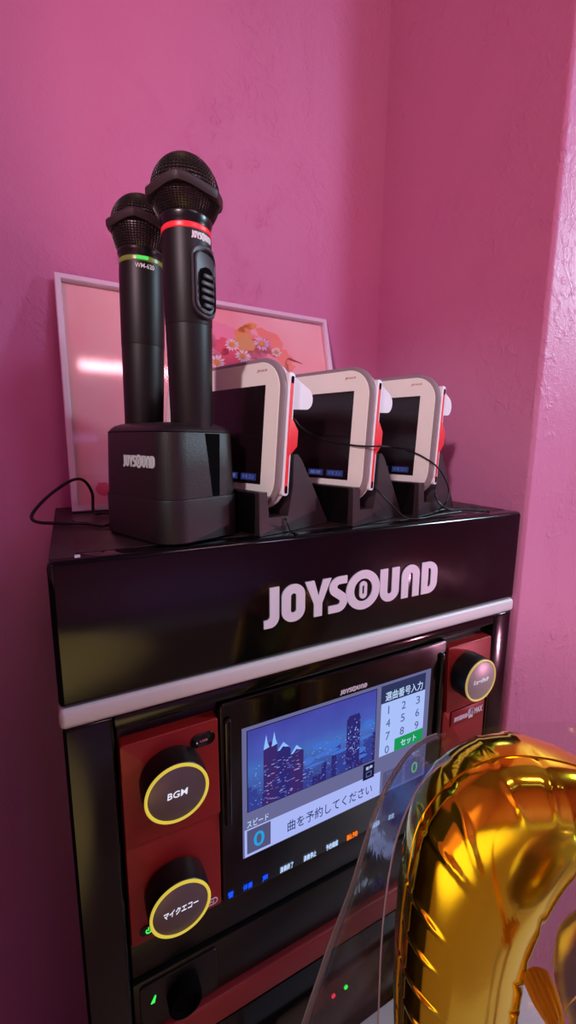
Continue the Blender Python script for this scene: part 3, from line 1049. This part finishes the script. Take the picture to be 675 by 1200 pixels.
def copy_tree(o, parent=None):
    c = o.copy()
    COL.objects.link(c)
    c.parent = parent
    for ch in list(o.children):
        copy_tree(ch, c)
    return c


def make_stand(O):
    st = empty('tablet_stand', O, WHICH_S[0], 'stand', 'tablet stands on the cabinet top', rz=A19)
    T = lambda u, z, v: O + TN * u + TD * v + Vector((0, 0, z))
    b = BM()
    prof = [(0, .0005), (0.0915, .0005), (0.092, .004), (.052, .0655), (.0465, .0705), (.0418, .0700), (.0408, .040), (.0345, .0150), (.0105, .0160), (.0080, .0385), (.0005, .0385)]
    T2 = lambda u, z, v: T(u, z, v)
    add_prism(b, prof, T2, .095, .0, bev=.0)
    obj('body', b, M['stand'], st, smooth=0)
    b = BM()
    # glossy face plate on the lip
    add_prism(b, rrect(.085, .036, .002, 4, .0495, .0195), lambda x, y, d: O + TD * x + Vector((0, 0, y)) - TN * (d), -.0005, .0006)
    obj('face_plate', b, M['stand_face'], st, smooth=0, label='glossy black face plate')
    b = BM()
    add_prism(b, [(0.0, .001), (.0035, .001), (.0035, .0385), (0, .0385)], lambda x, y, d: O + TD * x + Vector((0, 0, y)) - TN * d, -.0005, .0010, bev=.0008)
    obj('edge_strip', b, M['stand'], st)
    return st


def make_tablet(B):
    base = B + TU * -.0250 + TD * .075
    t = empty('remote_tablet', base, WHICH_T[0], 'tablet', 'tablets on the cabinet top', rz=A19)
    W, Hh, R = .1905, .1375, .030
    cx, cy = W / 2 - .0215, Hh / 2 - .0250

    def T(x, y, d):               # x along width from the screen's right edge, y up, d depth behind the screen plane
        return B + TD * x + TU * y + TNN * d

    def rg(ins, d):
        return [T(x, y, d) for x, y in rrect(W - 2 * ins, Hh - 2 * ins, R - ins, 10, cx, cy)]
    b = BM()
    add_loft(b, [rg(.0045, -.0002), rg(.0012, .0006), rg(0, .0022), rg(0, .0055), rg(.0018, .0072), rg(.003, .0080)])
    obj('rim', b, M['tab_rim'], t)
    b = BM()
    add_loft(b, [rg(.0042, .002), rg(.0042, -.0006), rg(.0046, -.0010)])
    face = obj('bezel', b, M['tab_face'], t, label='cream bezel')
    b = BM()
    add_loft(b, [rg(.0022, .0076), rg(.0022, .0125), rg(.006, .0150), rg(.014, .0160)])
    back = obj('back_shell', b, M['tab_white'], t, label='white back shell')
    # side rail: white strip with a red inlay
    b = BM()
    yb, yt = -.0085, .0985
    T2 = lambda x, y, d: T(-.0205 - d, y, x)
    add_prism(b, rrect(.0085, yt - yb, .003, 5, .0092, (yt + yb) / 2), T2, -.004, .0018, bev=.0008)
    obj('side_rail', b, M['tab_white'], t, label='white side rail')
    b = BM()
    add_prism(b, rrect(.0036, .098, .001, 3, .0094, .0440), T2, .0, .0021)
    obj('red_inlay', b, M['tab_red'], t, label='red side inlay')
    for y0, y1 in ((.0895, .0955), (-.0062, .0005)):
        b = BM()
        add_prism(b, rrect(.0030, y1 - y0, .001, 3, .0096, (y0 + y1) / 2), T2, .0, .0024)
        obj('port', b, M['hole'], t)
    b = BM()
    add_prism(b, [(.0085, .0265), (.0135, .0290), (.0205, .0360), (.0205, .0500), (.0135, .0585), (.0085, .0610)], T2, -.004, .0026, bev=.0008)
    obj('hook', b, M['tab_red'], t, label='red hook on the side')
    # grip hump on the back: profile in (depth, up), run along the width
    hp = [(.0120, .0965), (.0180, .0945), (.0355, .0885)] + arc(.0345, .0805, .0075, .0078, 70, -90, 8) + [(.0170, .0705), (.0120, .0705)]
    b = BM()
    add_prism(b, hp, lambda x, y, d: T(-.017 - d, y, x), -.150, .0, bev=.002)
    obj('grip', b, M['tab_white'], t, label='white grip on the back')
    # screen
    b = BM()
    SWd, SHd = .147, .088
    add_prism(b, [(0, 0), (SWd, 0), (SWd, SHd), (0, SHd)], lambda x, y, d: T(x, y, -d), .0, .0013)
    sc = obj('screen', b, M['tab_glass'], t, smooth=0, label='dark glass screen')
    for x0, x1 in ((.006, .027), (.032, .052)):
        b = BM()
        add_prism(b, rrect(x1 - x0, .0062, .0006, 3, (x0 + x1) / 2, .0062), lambda x, y, d: T(x, y, -.0013 - d), 0, .0002)
        k = obj('screen_key', b, M['tab_btn'], sc, smooth=0, label='dim blue key')
        obj('key_text', text_bm('リモコン' if x0 < .01 else '履歴', lambda x, y, d: T((x0 + x1) / 2 - x, .0062 + y, -.0015 - d), 0, .0002, (x1 - x0) * .75, .0036), M['tab_btn_txt'], k, smooth=0)
    obj('screen_icon', text_bm('×', lambda x, y, d: T(.0625 - x, .0062 + y, -.0013 - d), 0, .0002, .003, .003), M['tab_btn_txt'], sc, smooth=0)
    obj('model_mark', text_bm('JP-N10', lambda x, y, d: T(.0058 - x, .1005 + y, -.0010 - d), 0, .0002, .0125, .0026, shear=.25, bold=.01), M['tab_ink'], face, smooth=0)
    return t


stand0 = make_stand(DOCKS[0])
tab0 = make_tablet(SBR[0])
for i in (1, 2):
    s = copy_tree(stand0)
    s.location = DOCKS[i]
    s['label'] = WHICH_S[i]
    t = copy_tree(tab0)
    t.location = tab0.location + (SBR[i] - SBR[0])
    t['label'] = WHICH_T[i]

# ================================================================== PICTURE FRAME leaning on the wall
FBL = Vector((.0138, .2119, .0006))
FTL = Vector((.0137, .2880, .2763))
FTR = Vector((.3975, .2945, .2735))
FEX = (FTR - FTL).normalized()
FEY = (FTL - FBL).normalized()
FEX = (FEX - FEY * FEX.dot(FEY)).normalized()
FEN = FEX.cross(FEY)        # toward the viewer
FW, FH = (FTR - FTL).length, (FTL - FBL).length


def TP(x, y, d):
    return FBL + FEX * x + FEY * y + FEN * d


frm = empty('picture_frame', FBL + FEX * FW / 2, 'white-framed pink flower print leaning on the wall behind the microphones', 'picture')
b = BM()
rings = []
for ins, d in ((0, -.010), (0, .0015), (.001, .0028), (.0062, .0028), (.0072, .0015), (.0072, -.0045)):
    rings.append([TP(x, y, d) for x, y in ((ins, ins), (FW - ins, ins), (FW - ins, FH - ins), (ins, FH - ins))])
add_loft(b, rings, False, False)
obj('frame_moulding', b, M['frame'], frm)
b = BM()
add_prism(b, [(.001, .001), (FW - .001, .001), (FW - .001, FH - .001), (.001, FH - .001)], TP, -.0098, -.0052)
obj('backing', b, M['backing'], frm, smooth=0)


def PF(x, y):       # photo pixel -> frame plane
    p = atP(x, y, FBL, FEN) - FBL
    return p.dot(FEX), p.dot(FEY)


b = BM()


def fpoly(pts, lay, mi):
    b.faces.new([b.verts.new(TP(x, y, -.0050 + lay * .00012)) for x, y in pts]).material_index = mi


fpoly([(.0065, .0065), (FW - .0065, .0065), (FW - .0065, FH - .0065), (.0065, FH - .0065)], 0, 0)
ty = PF(100, 555)[1]
fpoly([(.0065, .0065), (FW - .0065, .0065), (FW - .0065, ty - .004), (.0065, ty)], 1, 9)
rf = random.Random(5)


def blob(cx, cy, r, mi, lay, n=18, j=.25, st=1.0, rot=0.0):
    pts = []
    for i in range(n):
        a = 2 * pi * i / n
        q = r * (1 + rf.uniform(-j, j))
        px, py = q * cos(a) * st, q * sin(a)
        pts.append((cx + px * cos(rot) - py * sin(rot), cy + px * sin(rot) + py * cos(rot)))
    fpoly(pts, lay, mi)


def daisy(cx, cy, r, mi, lay, n=13, tilt=.85):
    for i in range(n):
        a = 2 * pi * i / n + rf.uniform(-.1, .1)
        w = pi / n * .85
        q = r * rf.uniform(.85, 1.08)
        fpoly([(cx + .25 * r * cos(a), cy + .25 * r * sin(a) * tilt), (cx + .7 * q * cos(a - w), cy + .7 * q * sin(a - w) * tilt), (cx + q * cos(a), cy + q * sin(a) * tilt),
               (cx + .7 * q * cos(a + w), cy + .7 * q * sin(a + w) * tilt)], lay + (i % 3) * .4, mi)
    blob(cx, cy, r * .27, 3, lay + 2, 12, .1)


def pf(x, y, *a, fn=blob, **k):
    cx, cy = PF(x, y)
    fn(cx, cy, *a, **k)


def crop(x, y):     # enlarged crop (235,340)-(395,440), scale 4.219
    return 235 + x / 4.219, 340 + y / 4.219


for (cx_, cy_), r, mi, lay in ((crop(90, 250), .026, 4, 2), (crop(60, 300), .024, 4, 2), (crop(150, 330), .018, 5, 3), (crop(240, 260), .022, 7, 2), (crop(260, 300), .02, 4, 2),
                               (crop(350, 250), .022, 7, 2), (crop(320, 320), .026, 4, 2), (crop(220, 250), .015, 8, 3), (crop(120, 270), .012, 5, 3), (crop(200, 370), .05, 4, 1), (crop(330, 380), .04, 7, 1)):
    pf(cx_, cy_, r, mi, lay, j=.3)
for x, y, r, mi in ((160, 262, .0125, 1), (85, 350, .0150, 1), (215, 320, .0135, 1), (308, 258, .0145, 2), (380, 300, .0100, 1), (30, 300, .014, 1)):
    pf(*crop(x, y), r, mi, 6, fn=daisy)
for x, y, st, rot in ((225, 185, 2.2, .5), (250, 170, 2.0, .2), (205, 200, 2.0, .8)):
    pf(*crop(x, y), .0055, 6, 5, st=st, rot=rot, j=.2)
for x, y, st, rot in ((440, 350, 2.4, .9), (425, 330, 2.0, 1.6), (450, 375, 2.2, .3), (432, 395, 2.0, 1.2)):
    pf(*crop(x, y), .0050, 7, 5, st=st, rot=rot, j=.25)
p0, p1 = PF(*crop(430, 335)), PF(*crop(515, 360))
fpoly([p0, (p1[0], p1[1]), (p1[0] - .004, p1[1] + .0016), (p0[0] + .006, p0[1] + .003)], 6, 10)
pf(121, 572, .0085, 5, 3, j=.15)
obj('flower_print', b, [M['print'], M['pr_white'], M['pr_lilac'], M['pr_yellow'], M['pr_pink'], M['pr_deep'], M['pr_orange'], M['pr_coral'], M['pr_olive'], M['pr_table'], M['pr_brown']], frm, smooth=0, label='pink print of daisies and roses')
b = BM()
b.faces.new([b.verts.new(TP(x, y, -.0016)) for x, y in ((.0070, .0070), (FW - .0070, .0070), (FW - .0070, FH - .0070), (.0070, FH - .0070))])
obj('pane', b, M['pane'], frm, smooth=0, label='clear glossy pane')

# ================================================================== CABLES


def cable(label, pts, r, k=12, cat='cable', grp=None, name='charging_cable'):
    b = BM()
    add_tube(b, spline(pts, k), r, 8)
    base = pts[-1]
    o = obj(name, b, M['cable'], loc=base)
    tag(o, label, cat, grp)
    return o


cable('black cord looping off the cabinet\'s left edge beside the picture frame',
      [Vector((.066, .165, .004)), Vector((.045, .178, .003)), atY(110, 600, .185), atY(108, 578, .185), atY(98, 563, .180), atY(84, 563, .176), atY(62, 577, .170), atY(44, 594, .165), atY(37, 606, .155),
       atY(45, 612, .145), atZ(70, 613.3, .0030), atZ(100, 613.5, .0022), atZ(122, 616, .0022), Vector((.052, .125, .0024))], .0016, name='power_cord')
def onT(i, x, y, off=.0035):
    return atP(x, y, SBR[i] - TNN * off, TNN)


def onS(i, x, y, off=.0265):
    return atP(x, y, SBR[i] - TD * off, TD)


cable('thin black cord slung across the middle tablet\'s screen',
      [atP(345, 491, SBR[0] + TNN * .020, TNN), atP(352, 500, SBR[0] + TNN * .030, TNN), onT(1, 366, 509, .006), onT(1, 384, 516), onT(1, 408, 521), onT(1, 428, 523, .004), onS(1, 441, 523), onS(1, 450, 523), onT(2, 462, 524.5), onT(2, 485, 530.5), onT(2, 500, 538),
       onS(2, 512, 547, .028), onS(2, 521, 560, .028), onS(2, 526, 575, .028), onS(2, 523, 588, .028), atZ(513, 598.5, .003), atZ(490, 606, .002)], .0009)
cable('black cord from the middle tablet running down its stand',
      [atY(437, 571, .028), atY(446, 578, .016), atY(458, 591, .012), atZ(474, 606, .003), atZ(492, 607.5, .002), atZ(515, 603, .002), atZ(540, 599.5, .0025)], .0010)
cable('black cord from the rightmost tablet lying along the cabinet edge',
      [atY(510, 572, .036), atY(511, 582, .030), atY(516, 591, .024), atZ(528, 597.5, .004), atZ(548, 597.5, .0035), atZ(566, 599, .0020), atZ(574, 600, .0018)], .0013)
cable('black cord hanging under the tablet nearest the microphones',
      [atY(334, 603, .026), atY(336, 611, .014), atZ(341, 622, .0015), atZ(350, 627, .0014)], .0008)
cable('thicker black cord lying at the right end of the cabinet top',
      [atZ(497, 600, .003), atZ(520, 597, .0035), atZ(540, 596.3, .004), atZ(555, 596.3, .004), atZ(568, 598, .003)], .0022)

# ================================================================== TABLE, FOIL BALLOONS, CLEAR WRAP
TZ = -0.562
tb = empty('side_table', (0.295, -0.25, -H), 'white side table in front of the cabinet, under the gold balloon', 'table')
obj('table_top', box(.14, .46, -.42, -.026, TZ - .022, TZ, bev=.003), M['table'], tb)
for x in (.17, .43):
    for y in (-.39, -.06):
        obj('leg', box(x - .018, x + .018, y - .018, y + .018, -H, TZ - .0222, bev=.003), M['table'], tb)

BA = radians(-28)
BN = Vector((sin(BA), -cos(BA), 0))
BE = Vector((cos(BA), sin(BA), 0))
BP = atD(540, 1000, .27)


def ring_balloon():
    mm = .001
    outer = [(-39, -60), (-37, 0), (-31, 36), (-14, 64), (10, 78), (42, 78), (76, 66), (112, 42), (148, 6), (174, -46), (182, -104), (176, -160), (152, -208), (114, -242), (72, -256),
             (28, -245), (-8, -212), (-29, -165), (-37, -112)]
    inner = [(44, -130), (44, -82), (47, -48), (55, -8), (66, 5), (82, 9), (100, 3), (114, -18), (121, -60), (122, -115), (112, -160), (92, -182), (68, -174), (50, -156)]
    outer = [(x, y if y > -92 else -92 + (y + 92) * 1.774) for x, y in outer]
    inner = [(x, y if y > -92 else -92 + (y + 92) * 1.9) for x, y in inner]
    c = Vector((86, -150, 0))

    def radial(pts, N):
        sp_ = spline([(x, y, 0) for x, y in pts], 24, True)
        pol = sorted(((math.atan2((p - c).y, (p - c).x) % (2 * pi), (p - c).length) for p in sp_))
        pol = [(pol[-1][0] - 2 * pi, pol[-1][1])] + pol + [(pol[0][0] + 2 * pi, pol[0][1])]
        out = []
        j = 0
        for i in range(N):
            a = 2 * pi * i / N
            while pol[j + 1][0] < a:
                j += 1
            t = (a - pol[j][0]) / max(1e-9, pol[j + 1][0] - pol[j][0])
            out.append(pol[j][1] + t * (pol[j + 1][1] - pol[j][1]))
        return out
    N, Mx = 1600, 26
    ro, ri = radial(outer, N), radial(inner, N)
    rw = random.Random(11)
    # random creases across the outer and the inner seam: (angle, width, length, strength)
    creo, crei = [], []
    a = 0
    while a < 2 * pi:
        creo.append((a, rw.uniform(.012, .019), rw.uniform(.16, .30), -rw.uniform(.6, 1.0), rw.uniform(-.20, .20)))
        a += rw.uniform(.10, .15)
    a = 0
    while a < 2 * pi:
        crei.append((a, rw.uniform(.016, .03), rw.uniform(.15, .30), rw.uniform(.5, 1.0), rw.uniform(-.05, .05)))
        a += rw.uniform(.10, .17)

    def crease(lst, ang, dist, length_scale):
        v = 0
        for ca, w, ln, stg, sk in lst:
            d = (ang - ca - sk * dist + pi) % (2 * pi) - pi
            if abs(d) < w and dist < ln * length_scale:
                v += stg * max(0.0, 1 - abs(d) / w) ** 1.3 * min(1.0, 2.2 * (1 - dist / (ln * length_scale)))
        return v
    b = BM()
    rows = []
    for i in range(N):
        a = 2 * pi * i / N
        dr = Vector((cos(a), sin(a)))
        loop = []
        for side in (1, -1):
            rng = range(Mx + 1) if side == 1 else range(Mx - 1, 0, -1)
            for k in rng:
                th = pi * k / Mx
                s = cos(th)                       # 1 outer seam .. -1 inner seam
                t = (1 + s) / 2
                R = ri[i] + (ro[i] - ri[i]) * t
                wdt = (ro[i] - ri[i])
                hgt = (0.36 if side == 1 else 0.56) * min(wdt, 86) * (max(0, sin(th)) ** 0.85)
                co_ = crease(creo, a, 1 - t, 1.0)
                ci_ = crease(crei, a, t, 1.0)
                env = max(0, sin(th)) ** .5
                hgt -= (2.3 * co_ + 2.4 * ci_) * env ** .6
                R -= 1.6 * co_ * (1 - abs(2 * t - 1)) * 0.3
                if k == 0:
                    R -= 1.8 * abs(co_)
                p = c.xy + dr * R
                loop.append(BP + BE * (p.x * mm) + Vector((0, 0, 1)) * (p.y * mm) + BN * ((side * hgt + 12 * t * t) * mm))
        rows.append([b.verts.new(q) for q in loop])
    n = len(rows[0])
    for i in range(N):
        A, B_ = rows[i], rows[(i + 1) % N]
        for j in range(n):
            b.faces.new((A[j], A[(j + 1) % n], B_[(j + 1) % n], B_[j]))
    base = BP + BE * .072 + Vector((0, 0, -.3835))
    root = empty('foil_balloon', base, 'shiny gold zero-shaped foil balloon in clear film in front of the karaoke cabinet', 'balloon')
    obj('balloon_skin', b, M['gold'], root, smooth=60)
    # welded seam hem
    b = BM()
    h0, h1 = [], []
    for i in range(N):
        a = 2 * pi * i / N
        dr = Vector((cos(a), sin(a)))
        wv = .3 * sin(a * 23)
        for lst, R, off in ((h0, ro[i] - 2.0, 0), (h1, ro[i] + .8, wv)):
            p = c.xy + dr * R
            lst.append(BP + BE * (p.x * mm) + Vector((0, 0, 1)) * (p.y * mm) + BN * ((off + 12) * mm))
    th = BN * .0003
    add_loft(b, [[p + th for p in h0], [p + th for p in h1], [p - th for p in h1], [p - th for p in h0]], False, False)
    obj('seam_hem', b, M['gold'], root, smooth=60)
    return root


ring_balloon()

# silver foil balloon peeking in at the right edge
SP = atD(742, 1172, .205)
SBN = (CAM - SP)
SBN.z = 0
SBN = SBN.normalized()
SBE = Vector((SBN.y, -SBN.x, 0)) * -1
sil = empty('foil_balloon', Vector((SP.x, SP.y, TZ)), 'silver foil balloon at the right edge of the photo, in front of the gold ring', 'balloon')
b = BM()
NN, MM = 96, 14
rows = []
for i in range(NN):
    a = 2 * pi * i / NN
    row = []
    for k in range(MM + 1):
        th = pi * k / MM
        rr = .0335 * sin(th) ** .85 if 0 < k < MM else 0.0
        wr = 1 - .012 * (sin(th) ** 6) * (0.5 + .5 * cos(a * 12))
        hh = .024 * cos(th) * (1 - .02 * cos(a * 9) * sin(th) ** 2)
        row.append(SP + (SBE * cos(a) + Vector((0, 0, 1.25)) * sin(a)) * rr * wr + SBN * hh)
    rows.append(row)
vr = [[b.verts.new(p) for p in r[1:-1]] for r in rows]
for i in range(NN):
    A, B_ = vr[i], vr[(i + 1) % NN]
    for j in range(MM - 2):
        b.faces.new((A[j], A[j + 1], B_[j + 1], B_[j]))
b.faces.new([r[0] for r in vr])
b.faces.new([r[-1] for r in vr][::-1])
obj('balloon_skin', b, M['silver_foil'], sil, smooth=60)
b = BM()
add_lathe(b, [(.0016, TZ + .0045 - .0045), (.0016, SP.z - .030)], Vector((SP.x, SP.y, 0)), 12)
obj('stick', b, M['stick'], sil)
b = BM()
add_lathe(b, [(.018, TZ + .0002), (.018, TZ + .003), (.004, TZ + .010)], Vector((SP.x, SP.y, 0)), 24)
obj('stick_foot', b, M['stick'], sil)

# crumpled gold foil fan seen through the ring
GP = atD(658, 1215, .235)
gd = (ray(660, 1215)).normalized()
ga = (atD(627, 1142, .235) - GP)
gl = ga.length
ga = ga.normalized()
gs = ga.cross(gd).normalized()
fan = empty('foil_bow', Vector((GP.x, GP.y, TZ)), 'yellow gold pleated foil bow inside the lower opening of the gold ring', 'decoration')
b = BM()
NP_ = 11
rws = []
for k in range(9):
    t = k / 8
    wid = .0028 + .0060 * sin(min(1, t * 1.15) * pi * .5) * (1 - .25 * t)
    row = []
    for i in range(NP_ + 1):
        q = i / NP_ * 2 - 1
        ple = .0022 * (1 if i % 2 else -1) * (0.35 + .65 * t)
        row.append(GP + ga * (gl * t + .004 * t * (1 - q * q)) + gs * (wid * q) - gd * (ple + .006 * (1 - q * q)))
    rws.append([b.verts.new(p) for p in row])
for A, B_ in zip(rws, rws[1:]):
    for i in range(NP_):
        b.faces.new((A[i], A[i + 1], B_[i + 1], B_[i]))
bmesh.ops.solidify(b, geom=b.faces[:], thickness=.0003)
obj('pleats', b, M['gold_y'], fan, smooth=20)
b = BM()
rp = spline([GP + ga * .002, atD(655, 1196, .195), atD(668, 1176, .180), atD(690, 1160, .176), atD(715, 1165, .178)], 10)
rr0, rr1 = [], []
for p in rp:
    rr0.append(p + Vector((0, 0, .0042)) + BN * .001)
    rr1.append(p - Vector((0, 0, .0034)) - BN * .001)
v0 = [b.verts.new(p) for p in rr0]
v1 = [b.verts.new(p) for p in rr1]
for i in range(len(rp) - 1):
    b.faces.new((v0[i], v0[i + 1], v1[i + 1], v1[i]))
bmesh.ops.solidify(b, geom=b.faces[:], thickness=.0003)
obj('ribbon_tail', b, M['gold_y'], fan, smooth=40)
b = BM()
add_lathe(b, [(.0015, TZ + .0002), (.0015, GP.z + .004)], Vector((GP.x, GP.y, 0)) + BN * -.001, 12)
obj('stick', b, M['stick'], fan)

# clear film wrapped round the ring balloon
FB = BP - BN * .046
FF = BP + BN * .014
left = [(268, 1420), (318, 1300), (352, 1205), (383, 1113), (410, 1040), (424, 995), (437, 955), (455, 915), (477, 882), (497, 866), (512, 859.5)]
flap = [(440, 1420), (440, 1300), (443, 1205), (446, 1120), (450, 1068), (455, 1030), (462, 993), (473, 958), (489, 925), (508, 903), (530, 888)]
Ls = spline([Vector((x, y, 0)) for x, y in left], 6)
Fs = spline([Vector((x, y, 0)) for x, y in flap], 6)
fw = BM()
rows = []
edgeL, edgeF = [], []
for q, (l, f) in enumerate(zip(Ls, Fs)):
    L = atP(l.x, l.y, FB, BN)
    Fp = atP(f.x, f.y, FF, BN)
    mid = (L + Fp) / 2 + BN * .010 - BE * .003
    row = []
    for k in range(7):                      # flap, curving from its free edge to the fold
        t = k / 6
        row.append(Fp * (1 - t) ** 2 + mid * 2 * t * (1 - t) + L * t * t)
    span = .215
    for k in range(1, 15):                  # back sheet behind the balloon
        t = k / 14
        row.append(L + BE * (span * t) - BN * (.010 * sin(t * pi)) + Vector((0, 0, .004 * sin(t * 5 + q * .2))))
    row = [Vector((p.x, p.y, max(p.z, TZ + .001))) for p in row]
    rows.append([fw.verts.new(p) for p in row])
    edgeL.append(row[6])
    edgeF.append(row[0])
for A, B_ in zip(rows, rows[1:]):
    for i in range(len(A) - 1):
        fw.faces.new((A[i], A[i + 1], B_[i + 1], B_[i]))
wrap = empty('plastic_wrap', Vector((edgeL[0].x, edgeL[0].y, TZ)), 'clear plastic film sheet standing around the gold balloon', 'wrapping')
obj('film_sheet', fw, M['film'], wrap, smooth=180)
b = BM()
add_tube(b, edgeF, .0006, 6)
obj('film_hem_glint', b, M['film_glint'], wrap, label='whitish highlight along the film edge beside the balloon')
b = BM()
add_tube(b, edgeL, .0006, 6)
obj('film_fold_glint', b, M['film_glint'], wrap, label='whitish highlight along the fold of the film')

# ================================================================== LIGHTS


def area(name, loc, target, size, power, col, size_y=None):
    l = bpy.data.lights.new(name, 'AREA')
    l.energy = power
    l.color = col
    l.size = size
    if size_y:
        l.shape = 'RECTANGLE'
        l.size_y = size_y
    o = bpy.data.objects.new(name, l)
    COL.objects.link(o)
    o.location = loc
    d = Vector(target) - Vector(loc)
    o.rotation_euler = d.to_track_quat('-Z', 'Y').to_euler()
    return o


def spot(name, loc, target, power, col, cone, blend, rad):
    l = bpy.data.lights.new(name, 'SPOT')
    l.energy = power
    l.color = col
    l.spot_size = radians(cone)
    l.spot_blend = blend
    l.shadow_soft_size = rad
    o = bpy.data.objects.new(name, l)
    COL.objects.link(o)
    o.location = loc
    o.rotation_euler = (Vector(target) - Vector(loc)).to_track_quat('-Z', 'Y').to_euler()


spot('key_spot', (1.00, -1.75, 1.30), (.46, .3, .36), 63, (.69, .64, 1.0), 33, 1.0, .17)
area('pier_lamp', (1.80, -.70, .75), (.60, 0, .15), .30, 20, (.62, .86, 1.0))
area('warm_lamp', (0.42, -1.27, 1.43), (.42, -1.27, 0), .50, 6.5, (1.0, .55, .62), .07)
spot('warm_spot', (-.90, -.97, .78), (.90, .29, .40), 42, (1.0, .48, .58), 42, .3, .05)
spot('tablet_spot', (-.90, -.97, .78), (.27, .05, .07), 26, (.62, 1.0, .96), 17, .4, .05)  # added light, narrow, to whiten the tablet faces
spot('violet_spot', (-.75, -.75, .95), (-.02, .3, .40), 10.5, (1.0, .06, .42), 34, .5, .06)
spot('floor_spot', (-.85, -1.55, 1.42), (-.85, -1.55, -1), 800, (1.0, .95, .45), 40, .4, .10)  # added to brighten the floor that the gold balloon reflects
spot('accent_spot', (1.545, -.986, -.56), (.44, 0, -.18), 17, (1.0, .42, .62), 42, .8, .035)  # added to brighten the right front; placed for its glint in the header
area('pink_wall_fill', (1.6, -1.6, -.75), (2.2, -1.7, -.8), .3, 2.5, (1.0, .3, .4))  # added out of view so the header reflects a pink-lit wall
area('blue_strip', (0.2, -1.95, 1.40), (.2, -1.0, -.5), .8, .4, (.35, .4, 1.0), .04)
area('blue_wall_fill', (0.3, -1.95, -.75), (.3, -2.7, -.80), 1.4, 7, (.35, .5, 1.0), .4)  # added out of view to tint the low wall the header reflects

w = bpy.data.worlds.new('room_air')
SC.world = w
w.use_nodes = True
w.node_tree.nodes['Background'].inputs[0].default_value = (.30, .16, .26, 1)
w.node_tree.nodes['Background'].inputs[1].default_value = 0.025

# ------------------------------------------------------------------ lift everything so that the floor is at z = 0
for o in list(SC.objects):
    if o.parent is None:
        o.location.z += H

cd = bpy.data.cameras.new('camera')
co = bpy.data.objects.new('camera', cd)
COL.objects.link(co)
mw = Matrix((CR, CU, -CF)).transposed().to_4x4()
mw.translation = CAM + Vector((0, 0, H))
co.matrix_world = mw
cd.sensor_fit = 'VERTICAL'
cd.sensor_height = 36
cd.sensor_width = 36
cd.lens = FPX / 1200 * 36
cd.clip_start = .005
SC.camera = co
SC.view_settings.view_transform = 'Standard'
SC.view_settings.look = 'None'
SC.view_settings.exposure = 0
SC.view_settings.gamma = 1
SC.view_settings.use_curve_mapping = False
